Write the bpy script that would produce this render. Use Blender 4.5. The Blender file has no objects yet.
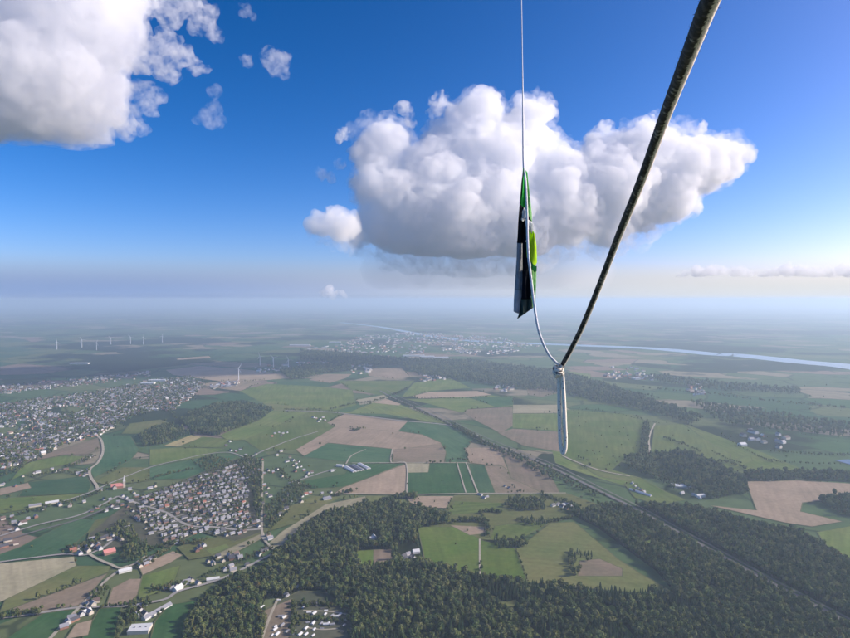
import bpy, bmesh, math, random
import numpy as np
from mathutils import Vector, Matrix, noise as mnoise

R = math.radians
rng = np.random.default_rng(7)
random.seed(7)
S = bpy.context.scene
COL = S.collection

# ------------------------------------------------------------------ camera, sky, sun, exposure
ALT = 600.0                       # balloon height over the plain, metres
FPX = 614.0                       # focal length in pixels of the 850 px wide photograph
HOR = 299.0
PITCH = math.atan((319.0 - HOR) / FPX)
cam_d = bpy.data.cameras.new('camera')
cam_d.sensor_width = 36.0
cam_d.lens = 36.0 * FPX / 850.0
cam_d.clip_start = 0.05
cam_d.clip_end = 300000.0
cam = bpy.data.objects.new('camera', cam_d)
cam.location = (0, 0, ALT)
cam.rotation_euler = (math.pi / 2 - PITCH, 0, 0)
COL.objects.link(cam)
S.camera = cam

SUN_EL, SUN_AZ = 28.0, 84.0       # azimuth clockwise from the view direction (+Y)
W = bpy.data.worlds.new('World')
S.world = W
W.use_nodes = True
wn, wl = W.node_tree.nodes, W.node_tree.links
bg = wn['Background']
sky = wn.new('ShaderNodeTexSky')
sky.sky_type = 'NISHITA'
sky.sun_disc = False
sky.sun_elevation = R(SUN_EL)
sky.sun_rotation = R(SUN_AZ)
sky.altitude = 600
sky.air_density = 0.7
sky.dust_density = 2.0
sky.ozone_density = 4.0
gm = wn.new('ShaderNodeGamma'); gm.inputs['Gamma'].default_value = 1.3
hs = wn.new('ShaderNodeHueSaturation'); hs.inputs['Saturation'].default_value = 1.2
tint = wn.new('ShaderNodeMix'); tint.data_type = 'RGBA'; tint.blend_type = 'MULTIPLY'; tint.inputs[0].default_value = 1.0
tint.inputs[7].default_value = (1.38, 1.0, 1.0, 1)
wl.new(sky.outputs[0], gm.inputs['Color']); wl.new(gm.outputs[0], hs.inputs['Color']); wl.new(hs.outputs[0], tint.inputs[6])
# the layer of ground haze that closes the horizon all round, whiter towards the sun
tc = wn.new('ShaderNodeTexCoord')
sx = wn.new('ShaderNodeSeparateXYZ')
wl.new(tc.outputs['Generated'], sx.inputs[0])
mr = wn.new('ShaderNodeMapRange')
mr.interpolation_type = 'SMOOTHSTEP'
mr.inputs['From Min'].default_value = 0.012
mr.inputs['From Max'].default_value = 0.068
mr.inputs['To Min'].default_value = 1.0
mr.inputs['To Max'].default_value = 0.0
wl.new(sx.outputs['Z'], mr.inputs['Value'])
dt = wn.new('ShaderNodeVectorMath'); dt.operation = 'DOT_PRODUCT'
dt.inputs[1].default_value = (math.sin(R(SUN_AZ)), math.cos(R(SUN_AZ)), 0)
wl.new(tc.outputs['Generated'], dt.inputs[0])
ds = wn.new('ShaderNodeMapRange'); ds.interpolation_type = 'SMOOTHSTEP'
ds.inputs['From Min'].default_value = -0.40; ds.inputs['From Max'].default_value = 0.72
wl.new(dt.outputs['Value'], ds.inputs['Value'])
hc = wn.new('ShaderNodeMix'); hc.data_type = 'RGBA'
hc.inputs[6].default_value = (2.2, 3.15, 5.5, 1); hc.inputs[7].default_value = (6.6, 6.6, 6.5, 1)
wl.new(ds.outputs[0], hc.inputs[0])
hz = wn.new('ShaderNodeMix'); hz.data_type = 'RGBA'
wl.new(mr.outputs[0], hz.inputs[0]); wl.new(tint.outputs[2], hz.inputs[6]); wl.new(hc.outputs[2], hz.inputs[7])
wl.new(hz.outputs[2], bg.inputs['Color'])
bg.inputs['Strength'].default_value = 0.09

sun_d = bpy.data.lights.new('sun', 'SUN')
sun_d.energy = 4.3
sun_d.angle = R(0.53)
sun_d.color = (1.0, 0.92, 0.79)
sun = bpy.data.objects.new('sun', sun_d)
sv = Vector((math.sin(R(SUN_AZ)) * math.cos(R(SUN_EL)), math.cos(R(SUN_AZ)) * math.cos(R(SUN_EL)), math.sin(R(SUN_EL))))
sun.rotation_euler = sv.to_track_quat('Z', 'Y').to_euler()
sun.location = (3000, 1000, 3000)
COL.objects.link(sun)

S.view_settings.view_transform = 'Standard'
S.view_settings.look = 'None'
S.view_settings.exposure = 0.43
S.view_settings.gamma = 1.0
S.view_settings.use_curve_mapping = False
S.render.engine = 'CYCLES'
cy = S.cycles
cy.use_denoising = True
cy.max_bounces = 100
cy.diffuse_bounces = 2
cy.glossy_bounces = 2
cy.transmission_bounces = 2
cy.transparent_max_bounces = 8
cy.volume_bounces = 100
cy.sample_clamp_indirect = 10.0

# ------------------------------------------------------------------ helpers
CP, SP = math.cos(PITCH), math.sin(PITCH)
def ray(px, py):
    u, v = (px - 425.0) / FPX, (319.0 - py) / FPX
    return np.array((u, CP + v * SP, -SP + v * CP))
def G(px, py):                    # where the line of sight through a photo pixel meets the plain
    d = ray(px, py)
    t = ALT / -d[2]
    return np.array((d[0] * t, d[1] * t))
def P(px, py, dist):              # a point at a given depth along that line of sight
    d = ray(px, py) * dist
    return Vector((d[0], d[1], ALT + d[2]))
def mpp(py):                      # metres per photo pixel, sideways, on the plain at a pixel row
    return G(425, py)[1] / FPX
def project(x, y, z):
    dz = z - ALT
    f = y * CP - dz * SP
    return 425 + FPX * x / f, 319 - FPX * (y * SP + dz * CP) / f

def tag(o, label=None, cat=None, group=None, kind=None):
    if label: o['label'] = label
    if cat: o['category'] = cat
    if group: o['group'] = group
    if kind: o['kind'] = kind
    return o
def link(name, me, mats=None, parent=None, loc=None):
    o = bpy.data.objects.new(name, me)
    COL.objects.link(o)
    if mats is not None and me is not None and not len(me.materials):
        for m in (mats if isinstance(mats, (list, tuple)) else [mats]):
            me.materials.append(m)
    if parent: o.parent = parent
    if loc is not None: o.location = loc
    return o
def empty(name, loc=(0, 0, 0), rz=0.0):
    o = bpy.data.objects.new(name, None)
    o.empty_display_size = 1
    COL.objects.link(o)
    o.location = loc
    o.rotation_euler = (0, 0, rz)
    return o
def mesh(name, vs, fs, smooth=False):
    me = bpy.data.meshes.new(name)
    me.from_pydata([tuple(v) for v in vs], [], fs)
    if smooth:
        me.polygons.foreach_set('use_smooth', [True] * len(me.polygons))
    me.update()
    return me

# ------------------------------------------------------------------ materials
def new_mat(name):
    m = bpy.data.materials.new(name)
    m.use_nodes = True
    return m, m.node_tree.nodes, m.node_tree.links
def plain(name, col, rough=0.8, var=0.15, scale=0.3, metallic=0.0, spec=0.3):
    m, n, l = new_mat(name)
    b = n['Principled BSDF']
    b.inputs['Roughness'].default_value = rough
    b.inputs['Metallic'].default_value = metallic
    b.inputs['Specular IOR Level'].default_value = spec
    t = n.new('ShaderNodeTexCoord')
    x = n.new('ShaderNodeTexNoise')
    x.inputs['Scale'].default_value = scale
    x.inputs['Detail'].default_value = 4
    l.new(t.outputs['Object'], x.inputs['Vector'])
    mp = n.new('ShaderNodeMapRange')
    mp.inputs['From Min'].default_value = 0.25
    mp.inputs['From Max'].default_value = 0.75
    mp.inputs['To Min'].default_value = 1 - var
    mp.inputs['To Max'].default_value = 1 + var
    l.new(x.outputs[0], mp.inputs['Value'])
    h = n.new('ShaderNodeHueSaturation')
    h.inputs['Color'].default_value = (*col, 1)
    l.new(mp.outputs[0], h.inputs['Value'])
    l.new(h.outputs[0], b.inputs['Base Color'])
    return m

def field_mat(name, col, col2, rows=0.25, row_w=14.0):
    """Crop or soil: broad patches, finer mottling and sowing rows along the object's own row_angle."""
    m, n, l = new_mat(name)
    n.remove(n['Principled BSDF'])
    d = n.new('ShaderNodeBsdfDiffuse')
    l.new(d.outputs[0], n['Material Output'].inputs['Surface'])
    g = n.new('ShaderNodeNewGeometry')
    at = n.new('ShaderNodeAttribute'); at.attribute_type = 'OBJECT'; at.attribute_name = 'row_angle'
    vr = n.new('ShaderNodeVectorRotate'); vr.rotation_type = 'Z_AXIS'
    l.new(g.outputs['Position'], vr.inputs['Vector']); l.new(at.outputs['Fac'], vr.inputs['Angle'])
    n1 = n.new('ShaderNodeTexNoise'); n1.inputs['Scale'].default_value = 0.006; n1.inputs['Detail'].default_value = 6; n1.inputs['Roughness'].default_value = 0.62
    n2 = n.new('ShaderNodeTexNoise'); n2.inputs['Scale'].default_value = 0.09; n2.inputs['Detail'].default_value = 3
    l.new(g.outputs['Position'], n1.inputs['Vector']); l.new(g.outputs['Position'], n2.inputs['Vector'])
    st = n.new('ShaderNodeVectorMath'); st.operation = 'MULTIPLY'; st.inputs[1].default_value = (1.0 / row_w, 0.004, 0)
    l.new(vr.outputs[0], st.inputs[0])
    n3 = n.new('ShaderNodeTexNoise'); n3.inputs['Scale'].default_value = 1.0; n3.inputs['Detail'].default_value = 3
    l.new(st.outputs[0], n3.inputs['Vector'])
    mx = n.new('ShaderNodeMix'); mx.data_type = 'RGBA'
    mx.inputs[6].default_value = (*col, 1); mx.inputs[7].default_value = (*col2, 1)
    mp = n.new('ShaderNodeMapRange'); mp.inputs['From Min'].default_value = 0.36; mp.inputs['From Max'].default_value = 0.64
    l.new(n1.outputs[0], mp.inputs['Value']); l.new(mp.outputs[0], mx.inputs[0])
    a = n.new('ShaderNodeMath'); a.operation = 'MULTIPLY_ADD'; a.inputs[1].default_value = rows * 3.4; a.inputs[2].default_value = 1 - rows * 1.7
    l.new(n3.outputs[0], a.inputs[0])
    b = n.new('ShaderNodeMath'); b.operation = 'MULTIPLY_ADD'; b.inputs[1].default_value = 0.5; b.inputs[2].default_value = 0.75
    l.new(n2.outputs[0], b.inputs[0])
    c = n.new('ShaderNodeMath'); c.operation = 'MULTIPLY'; l.new(a.outputs[0], c.inputs[0]); l.new(b.outputs[0], c.inputs[1])
    oi = n.new('ShaderNodeObjectInfo')
    e = n.new('ShaderNodeMath'); e.operation = 'MULTIPLY_ADD'; e.inputs[1].default_value = 0.3; e.inputs[2].default_value = 0.85
    l.new(oi.outputs['Random'], e.inputs[0])
    f = n.new('ShaderNodeMath'); f.operation = 'MULTIPLY'; l.new(c.outputs[0], f.inputs[0]); l.new(e.outputs[0], f.inputs[1])
    h = n.new('ShaderNodeHueSaturation')
    l.new(mx.outputs[2], h.inputs['Color']); l.new(f.outputs[0], h.inputs['Value'])
    l.new(h.outputs[0], d.inputs['Color'])
    return m
FM = {
    'green':  field_mat('green_crop', (0.092, 0.142, 0.034), (0.145, 0.172, 0.054)),
    'dark':   field_mat('dark_green_crop', (0.032, 0.088, 0.028), (0.055, 0.110, 0.040)),
    'lime':   field_mat('yellow_green_crop', (0.150, 0.175, 0.050), (0.120, 0.165, 0.055)),
    'olive':  field_mat('olive_meadow', (0.160, 0.158, 0.062), (0.112, 0.140, 0.046), 0.15),
    'meadow': field_mat('bright_meadow', (0.080, 0.140, 0.024), (0.118, 0.152, 0.036), 0.15),
    'pink':   field_mat('reddish_bare_soil', (0.335, 0.255, 0.180), (0.260, 0.205, 0.140), 0.15),
    'brown':  field_mat('brown_bare_soil', (0.250, 0.190, 0.135), (0.180, 0.155, 0.100), 0.2),
    'beige':  field_mat('pale_stubble', (0.350, 0.310, 0.200), (0.270, 0.250, 0.155), 0.2),
    'yellow': field_mat('straw_stubble', (0.360, 0.300, 0.140), (0.300, 0.260, 0.130), 0.15),
    'teal':   field_mat('blue_green_crop', (0.040, 0.098, 0.042), (0.068, 0.122, 0.056)),
    'margin': field_mat('grassy_margin', (0.150, 0.150, 0.075), (0.060, 0.085, 0.030), 0.1),
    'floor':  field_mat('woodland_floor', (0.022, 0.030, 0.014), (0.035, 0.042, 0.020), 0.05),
    'garden': field_mat('garden_ground', (0.075, 0.085, 0.050), (0.120, 0.110, 0.075), 0.1),
}
M_road = plain('pale_asphalt', (0.30, 0.28, 0.25), 0.9, 0.12, 0.05)
M_track = plain('sandy_track', (0.36, 0.32, 0.24), 0.95, 0.15, 0.08)
M_rail = plain('rail_ballast', (0.13, 0.12, 0.11), 0.95, 0.2, 0.1)

# ------------------------------------------------------------------ the ground: one sheet to the horizon
def ground_material():
    m, n, l = new_mat('farmland_plain')
    n.remove(n['Principled BSDF'])
    d = n.new('ShaderNodeBsdfDiffuse')
    l.new(d.outputs[0], n['Material Output'].inputs['Surface'])
    g = n.new('ShaderNodeNewGeometry')
    rot = n.new('ShaderNodeVectorRotate'); rot.rotation_type = 'Z_AXIS'; rot.inputs['Angle'].default_value = R(24)
    l.new(g.outputs['Position'], rot.inputs['Vector'])
    wz = n.new('ShaderNodeTexNoise'); wz.inputs['Scale'].default_value = 0.0012; wz.inputs['Detail'].default_value = 2
    l.new(rot.outputs[0], wz.inputs['Vector'])
    wm = n.new('ShaderNodeVectorMath'); wm.operation = 'MULTIPLY_ADD'; wm.inputs[1].default_value = (420, 420, 0)
    l.new(wz.outputs['Color'], wm.inputs[0]); l.new(rot.outputs[0], wm.inputs[2])
    sc = n.new('ShaderNodeVectorMath'); sc.operation = 'MULTIPLY'; sc.inputs[1].default_value = (1 / 420.0, 1 / 300.0, 0)
    l.new(wm.outputs[0], sc.inputs[0])
    v = n.new('ShaderNodeTexVoronoi'); v.voronoi_dimensions = '2D'; v.distance = 'CHEBYCHEV'
    v.inputs['Scale'].default_value = 1.0; v.inputs['Randomness'].default_value = 0.85
    l.new(sc.outputs[0], v.inputs['Vector'])
    s = n.new('ShaderNodeSeparateColor'); l.new(v.outputs['Color'], s.inputs[0])
    cr = n.new('ShaderNodeValToRGB'); cr.color_ramp.interpolation = 'CONSTANT'
    stops = [(0.0, (0.075, 0.120, 0.050)), (0.2, (0.050, 0.100, 0.045)), (0.36, (0.115, 0.140, 0.060)), (0.5, (0.085, 0.125, 0.055)),
             (0.62, (0.210, 0.160, 0.120)), (0.72, (0.060, 0.115, 0.045)), (0.82, (0.230, 0.200, 0.135)), (0.9, (0.030, 0.045, 0.024))]
    e = cr.color_ramp.elements
    e[0].position, e[0].color = stops[0][0], (*stops[0][1], 1)
    e[1].position, e[1].color = stops[1][0], (*stops[1][1], 1)
    for p_, c_ in stops[2:]:
        k = e.new(p_); k.color = (*c_, 1)
    l.new(s.outputs[0], cr.inputs[0])
    # hedges and ditches between the fields
    ve = n.new('ShaderNodeTexVoronoi'); ve.voronoi_dimensions = '2D'; ve.feature = 'DISTANCE_TO_EDGE'
    ve.inputs['Scale'].default_value = 1.0; ve.inputs['Randomness'].default_value = 0.85
    l.new(sc.outputs[0], ve.inputs['Vector'])
    el = n.new('ShaderNodeMapRange'); el.inputs['From Min'].default_value = 0.012; el.inputs['From Max'].default_value = 0.030
    el.inputs['To Min'].default_value = 0.65; el.inputs['To Max'].default_value = 0.0
    l.new(ve.outputs['Distance'], el.inputs['Value'])
    # woods and marsh: broad dark drifts
    wo = n.new('ShaderNodeTexNoise'); wo.inputs['Scale'].default_value = 0.00042; wo.inputs['Detail'].default_value = 7; wo.inputs['Roughness'].default_value = 0.6
    l.new(g.outputs['Position'], wo.inputs['Vector'])
    wr = n.new('ShaderNodeMapRange'); wr.inputs['From Min'].default_value = 0.53; wr.inputs['From Max'].default_value = 0.56
    l.new(wo.outputs[0], wr.inputs['Value'])
    mx = n.new('ShaderNodeMath'); mx.operation = 'MAXIMUM'; l.new(el.outputs[0], mx.inputs[0]); l.new(wr.outputs[0], mx.inputs[1])
    mi = n.new('ShaderNodeMix'); mi.data_type = 'RGBA'; mi.inputs[7].default_value = (0.024, 0.036, 0.020, 1)
    l.new(mx.outputs[0], mi.inputs[0]); l.new(cr.outputs[0], mi.inputs[6])
    f = n.new('ShaderNodeTexNoise'); f.inputs['Scale'].default_value = 0.02; f.inputs['Detail'].default_value = 6
    l.new(g.outputs['Position'], f.inputs['Vector'])
    fm = n.new('ShaderNodeMath'); fm.operation = 'MULTIPLY_ADD'; fm.inputs[1].default_value = 0.7; fm.inputs[2].default_value = 0.65
    l.new(f.outputs[0], fm.inputs[0])
    h = n.new('ShaderNodeHueSaturation'); l.new(mi.outputs[2], h.inputs['Color']); l.new(fm.outputs[0], h.inputs['Value'])
    l.new(h.outputs[0], d.inputs['Color'])
    return m
NEAR, FAR = -6000.0, 110000.0
ring = [(-FAR, NEAR), (FAR, NEAR), (FAR, FAR), (-FAR, FAR)]
gxs = [-90000, -40000, -18000, -8000, -4000, -2000, -1000, 0, 1000, 2000, 4000, 8000, 18000, 40000, 90000]
gys = [-5000, -2000, 0, 1000, 2000, 3000, 5000, 8000, 13000, 22000, 40000, 90000]
vs = [(x, y, 0) for y in gys for x in gxs]
fs = [(j * len(gxs) + i, j * len(gxs) + i + 1, (j + 1) * len(gxs) + i + 1, (j + 1) * len(gxs) + i) for j in range(len(gys) - 1) for i in range(len(gxs) - 1)]
tag(link('ground', mesh('ground', vs, fs), ground_material()), 'wide green and brown farmland plain reaching to the hazy horizon', None, None, 'structure')

# haze: one closed box of thin even air round the camera and the land, top just over the rope's upper end
hm, hn, hl = new_mat('thin_air')
hn.remove(hn['Principled BSDF'])
pv = hn.new('ShaderNodeVolumePrincipled')
pv.inputs['Color'].default_value = (0.66, 0.84, 1.0, 1)
pv.inputs['Density'].default_value = 7.3e-5
pv.inputs['Anisotropy'].default_value = 0.26
hl.new(pv.outputs[0], hn['Material Output'].inputs['Volume'])
hx, y0, y1, z0, z1 = 92000, -5200, 92000, -1.0, ALT + 38
bv = [(-hx, y0, z0), (hx, y0, z0), (hx, y1, z0), (-hx, y1, z0), (-hx, y0, z1), (hx, y0, z1), (hx, y1, z1), (-hx, y1, z1)]
bf = [(3, 2, 1, 0), (4, 5, 6, 7), (0, 1, 5, 4), (1, 2, 6, 5), (2, 3, 7, 6), (3, 0, 4, 7)]
tag(link('haze', mesh('haze', bv, bf), hm), 'pale blue haze lying over the whole plain', None, None, 'stuff')

# ------------------------------------------------------------------ fields, traced on the plain
zlay = [0.3]
def sheet(name, pts, m, label, kind='structure', ang=None, grow=0.0):
    g = [G(*p) for p in pts]
    if name == 'field':           # a worn grassy margin round each field
        q = []
        area = sum(g[i - 1][0] * g[i][1] - g[i][0] * g[i - 1][1] for i in range(len(g)))
        for i in range(len(g)):
            e1, e2 = g[i] - g[i - 1], g[(i + 1) % len(g)] - g[i]
            n_ = np.array((e1[1], -e1[0])) / (np.hypot(*e1) + 1e-9) + np.array((e2[1], -e2[0])) / (np.hypot(*e2) + 1e-9)
            q.append(g[i] + n_ / max(np.hypot(*n_), .5) * (3.2 if area > 0 else -3.2))
        zlay[0] += 0.012
        flat('field_margin', q, FM['margin'], 'worn grassy margin round a field', 0.0, kind)
    zlay[0] += 0.012
    if ang is None:               # rows run along the longest side
        k = max(range(len(g)), key=lambda i: np.hypot(*(g[(i + 1) % len(g)] - g[i])))
        e = g[(k + 1) % len(g)] - g[k]
        ang = math.pi / 2 - math.atan2(e[1], e[0])
    return flat(name, g, m, label, ang, kind)
def flat(name, g, m, label, ang, kind):
    bm = bmesh.new()
    vv = [bm.verts.new((p[0], p[1], zlay[0])) for p in g]
    fc = bm.faces.new(vv)
    bmesh.ops.recalc_face_normals(bm, faces=[fc])
    if fc.normal.z < 0: fc.normal_flip()
    bmesh.ops.triangulate(bm, faces=[fc])
    me = bpy.data.meshes.new(name); bm.to_mesh(me); bm.free()
    o = link(name, me, m)
    o['row_angle'] = float(ang)
    tag(o, label, None, None, kind)
    return o
FIELDS = [
 # far belts
 ('pink', [(166,370),(200,366),(240,369),(283,374),(290,378),(233,383),(173,375)]), ('pink', [(176,358.5),(209,356),(211,358),(178,360)]),
 ('brown', [(200,384),(240,379),(262,383),(240,391),(215,388)]),
 ('green', [(240,391),(267,384),(310,386),(352,390),(356,405),(335,411),(310,408),(263,403)]),
 ('olive', [(263,403),(310,408),(300,415),(275,411)]),
 ('pink', [(309,380),(324,374),(352,374),(346,378),(330,383)]), ('pink', [(367,369),(401,367.5),(410,377),(395,379),(369,376)]),
 ('green', [(337,381),(414,381),(407,388),(384,396),(352,390)]),
 ('beige', [(356,400),(384,395),(388,398),(374,403),(360,405)]),
 ('green', [(414,383),(450,378),(470,388),(430,391),(412,396),(402,397)]),
 ('pink', [(430,392),(477,391),(492,395),(465,397),(418,398.5),(413,396)]),
 ('green', [(404,399),(430,399),(492,395.5),(513,398),(513,406),(468,409),(462,413),(430,404)]),
 ('dark', [(470,398),(513,396),(513,405),(496,407)]),
 ('brown', [(527,389),(545,388),(560,393),(542,397),(528,395)]),
 ('lime', [(566,371),(590,374),(592,380),(572,380)]),
 ('green', [(575,388),(625,395),(650,402),(640,410),(600,404),(575,399)]),
 # the middle
 ('green', [(552,450),(572,456),(611,470),(640,478),(625,486),(598,478),(572,470),(556,463)]),
 ('brown', [(468,409.5),(513,407),(513,426),(500,433),(475,420),(464,413)]),
 ('beige', [(513,405),(560,405),(575,412),(560,413),(513,413.5)]),
 ('green', [(513,414),(560,413.5),(560,431),(513,428)]),
 ('brown', [(498,433),(513,429),(560,432),(560,452),(524,446)]),
 ('lime', [(335,414),(350,412),(368,405),(374,403),(401,405),(450,424),(430,422),(385,414),(345,413.5)]),
 ('pink', [(374,403),(386,399),(401,404),(399,405.5)]),
 ('green', [(250,415),(310,409),(335,411),(343,413),(329,423),(336,428),(296,450),(263,452),(245,440)]),
 ('pink', [(345,414),(408,421),(398,431.5),(336,427),(327,423)]),
 ('pink', [(335,427),(398,431.5),(422,435),(441,443),(446,452),(444,463),(392,463),(392.6,449),(328,443),(304,456),(296,450)]),
 ('brown', [(393,450),(420,447),(441,443.5),(446,452),(444,462.5),(392.5,462.5)]),
 ('teal', [(408,421.5),(450,426),(475,437),(466,449),(467,462.5),(446,462.5),(446.5,452),(441,442.5),(422,434.5),(399,431)]),
 ('teal', [(328,443.5),(392,449.5),(391,463),(352,463),(303,457)]),
 ('dark', [(300,482),(345,474),(352,464),(404,464),(343,487),(310,489)]),
 ('pink', [(406,464.5),(407,495),(335,493.5),(343,488)]),
 ('dark', [(406.5,463.5),(467.5,463.5),(476,493.5),(407,495)]),
 ('beige', [(406.5,463.6),(429.5,463.4),(428,472.6),(406.6,473)]),
 ('teal', [(469,464),(486,466),(494.5,493),(477,493.5)]),
 ('pink', [(464,448),(498,448),(511,477),(500,465),(486,465),(470,463)]),
 ('brown', [(485,466),(501,466),(541,493),(495.5,493.5)]),
 ('brown', [(502,450),(524,454),(548,472),(556,486),(560,494),(542,493),(511,478)]),
 ('green', [(565,410),(575,410),(632,415),(649,424),(649,450),(625,458),(611,471),(570,460),(561,452)]),
 ('olive', [(572,462),(611,472),(640,478),(632,482),(600,477)]),
 ('lime', [(655,426),(683,424),(709,443),(730,454),(730,471),(717,466),(690,452),(651,452)]),
 ('green', [(684,424),(700,430),(760,452),(812,474),(750,470),(732,470),(731,454),(710,443)]),
 ('lime', [(717,466),(750,455),(752,461),(725,472)]),
 ('green', [(625,484),(640,478),(665,492),(685,500),(660,506),(635,498)]),
 ('pink', [(746,482),(798,481),(850,484),(850,498),(802,503),(800,512),(842,522),(812,527),(785,523),(710,506),(757,511)]),
 ('green', [(818,533),(855,526),(860,580),(840,566)]),
 # middle left
 ('green', [(220,436),(272,411),(310,412),(245,440),(229,441)]),
 ('yellow', [(164,446),(191,435.5),(202,437.5),(178,447)]),
 ('green', [(203,437),(229,440),(225,448),(180,447.5)]),
 ('green', [(150,450),(178,448),(224,449),(200,458),(150,466)]),
 ('teal', [(150,468.5),(197,459),(240,455.5),(212,470),(188,479),(150,480)]),
 ('olive', [(94,482),(122,468),(149,468),(149,481),(112,486)]),
 ('teal', [(102,435.5),(130,436.5),(139,450),(130,461),(94,478),(90,470),(103,455)]),
 ('olive', [(130,424),(160,420),(178,427),(140,434),(122,434)]),
 ('brown', [(24,463),(56,451),(98,438),(100,448),(88,455),(64,455)]),
 ('green', [(24,464),(64,456),(84,457),(70,464),(30,472),(12,480)]),
 ('teal', [(28,483),(86,476.5),(91,485),(88,493),(19,497)]),
 ('pink', [(0,489),(28,483.5),(31,488.5),(0,496)]),
 ('green', [(19,498),(88,494),(60,504),(0,514),(0,499)]),
 ('teal', [(-5,557),(20,548),(76,519),(100,521),(87,533),(71,548),(70,553.5),(0,562)]),
 ('olive', [(96,521),(126,512),(132,520),(98,533),(88,534)]),
 ('beige', [(-5,565),(73.6,557.5),(76,567),(6.5,600),(-5,605)]),
 ('olive', [(76.5,567),(110,567),(108,573),(0,613.5),(6.5,600.5)]),
 ('brown', [(107,574.5),(80,606),(43,612.5),(9,611)]),
 ('pink', [(139,567),(173,552),(182,556),(171,563),(143,575.5)]),
 ('pink', [(113,589),(130,580),(143,580),(139,593),(130,605),(106,608)]),
 ('green', [(143,576.5),(180,566.5),(172,587),(140,600),(139,594)]),
 ('dark', [(43,615),(75,610.5),(50,640),(-5,648)]), ('dark', [(100,610),(121,608.5),(112,645),(80,645)]),
 ('pink', [(76,625),(92,621),(88,636),(66,640)]),
 ('dark', [(170,606),(196,602),(190,640),(150,645),(156,622)]),
 ('beige', [(213,556),(262,534),(266,537),(240,551),(217,561)]), ('olive', [(178,548),(200,540),(262,534),(213,556),(190,560)]),
 ('lime', [(206,551),(226,545),(229,548),(212,555)]),
 ('olive', [(262,534),(300,522),(326,505),(300,503),(280,512)]),
 # inside and beside the near wood
 ('beige', [(283,532),(326,505),(366,497),(383,498),(366,510),(316,522),(283,546),(262,550)]),
 ('olive', [(300,503),(312,497),(340,498),(326,505)]), ('olive', [(366,497),(382,497),(382,508),(368,509)]),
 ('pink', [(406,497),(453,497),(454.5,509),(423,508),(410,503)]),
 ('olive', [(455,496),(540,495),(566,494),(600,506),(585,512),(551,524),(530,532),(500,541),(479,540),(430,527),(446,510)]),
 ('green', [(455,502),(506,504),(500,512),(446,516),(452,508)]), ('green', [(495,527),(530,522),(548,524),(520,540),(490,540)]),
 ('meadow', [(418,528),(458,528),(479.5,540),(479.5,576),(450,572),(426,563)]),
 ('pink', [(450,526),(484,528),(486,534),(470,536)]),
 ('meadow', [(480,541),(516,550),(528,583),(480,578)]),
 ('olive', [(551,524),(574,523),(595,541),(617,560),(640,575),(668,590),(640,594),(528,583),(516.5,550),(532,539)]),
 ('brown', [(580,562),(600,560),(622,570),(622,577),(578,577)]),
 ('meadow', [(357,552),(375,551),(374,567),(366,567),(359,565)]), ('brown', [(374,551),(391,550),(393,567),(374,568)]),
 ('garden', [(262,612),(300,592),(345,596),(356,606),(352,645),(255,650)]),
 ('brown', [(265,612),(292,600),(290,640),(262,645)]),
 ('garden', [(135,500),(160,490),(190,478),(235,460),(255,462),(264,500),(264,532),(235,542),(200,532),(170,548),(140,545),(85,552),(90,535),(112,516)]),
]
NAMES = {'green': 'green crop field', 'dark': 'dark green crop field', 'lime': 'yellow green field', 'olive': 'olive green meadow', 'meadow': 'bright green meadow', 'pink': 'reddish brown ploughed field',
         'brown': 'brown bare field', 'beige': 'pale stubble field', 'yellow': 'straw yellow field', 'teal': 'blue green crop field', 'floor': 'dark woodland floor', 'garden': 'garden ground between the houses'}
for k, pts in FIELDS:
    sheet('field', pts, FM[k], NAMES[k] + ' on the plain')

# ------------------------------------------------------------------ ribbons: river, roads, railway
def catmull(pts, n=8):
    pts = [np.array(p, float) for p in pts]
    if len(pts) < 3: return pts
    q = [2 * pts[0] - pts[1]] + pts + [2 * pts[-1] - pts[-2]]
    out = []
    for i in range(1, len(q) - 2):
        for t in np.linspace(0, 1, n, endpoint=False):
            a, b, c, d = q[i - 1], q[i], q[i + 1], q[i + 2]
            out.append(0.5 * (2 * b + (c - a) * t + (2 * a - 5 * b + 4 * c - d) * t * t + (3 * b - a - 3 * c + d) * t ** 3))
    return out + [pts[-1]]
def ribbon_g(name, g, width, m, label, z=None):
    if z is None:
        zlay[0] += 0.012
        z = zlay[0]
    vs, fs = [], []
    for i, p in enumerate(g):
        t = g[min(i + 1, len(g) - 1)] - g[max(i - 1, 0)]
        t = t / (np.hypot(*t) + 1e-9)
        nrm = np.array((-t[1], t[0]))
        w = width(i / (len(g) - 1)) if callable(width) else width
        a, b = p + nrm * w / 2, p - nrm * w / 2
        vs += [(a[0], a[1], z), (b[0], b[1], z)]
        if i: fs.append((2 * i - 2, 2 * i - 1, 2 * i + 1, 2 * i))
    return tag(link(name, mesh(name, vs, fs), m), label, None, None, 'structure')
def ribbon(name, px, width, m, label, z=None):
    return ribbon_g(name, catmull([G(*p) for p in px]), width, m, label, z)

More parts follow.
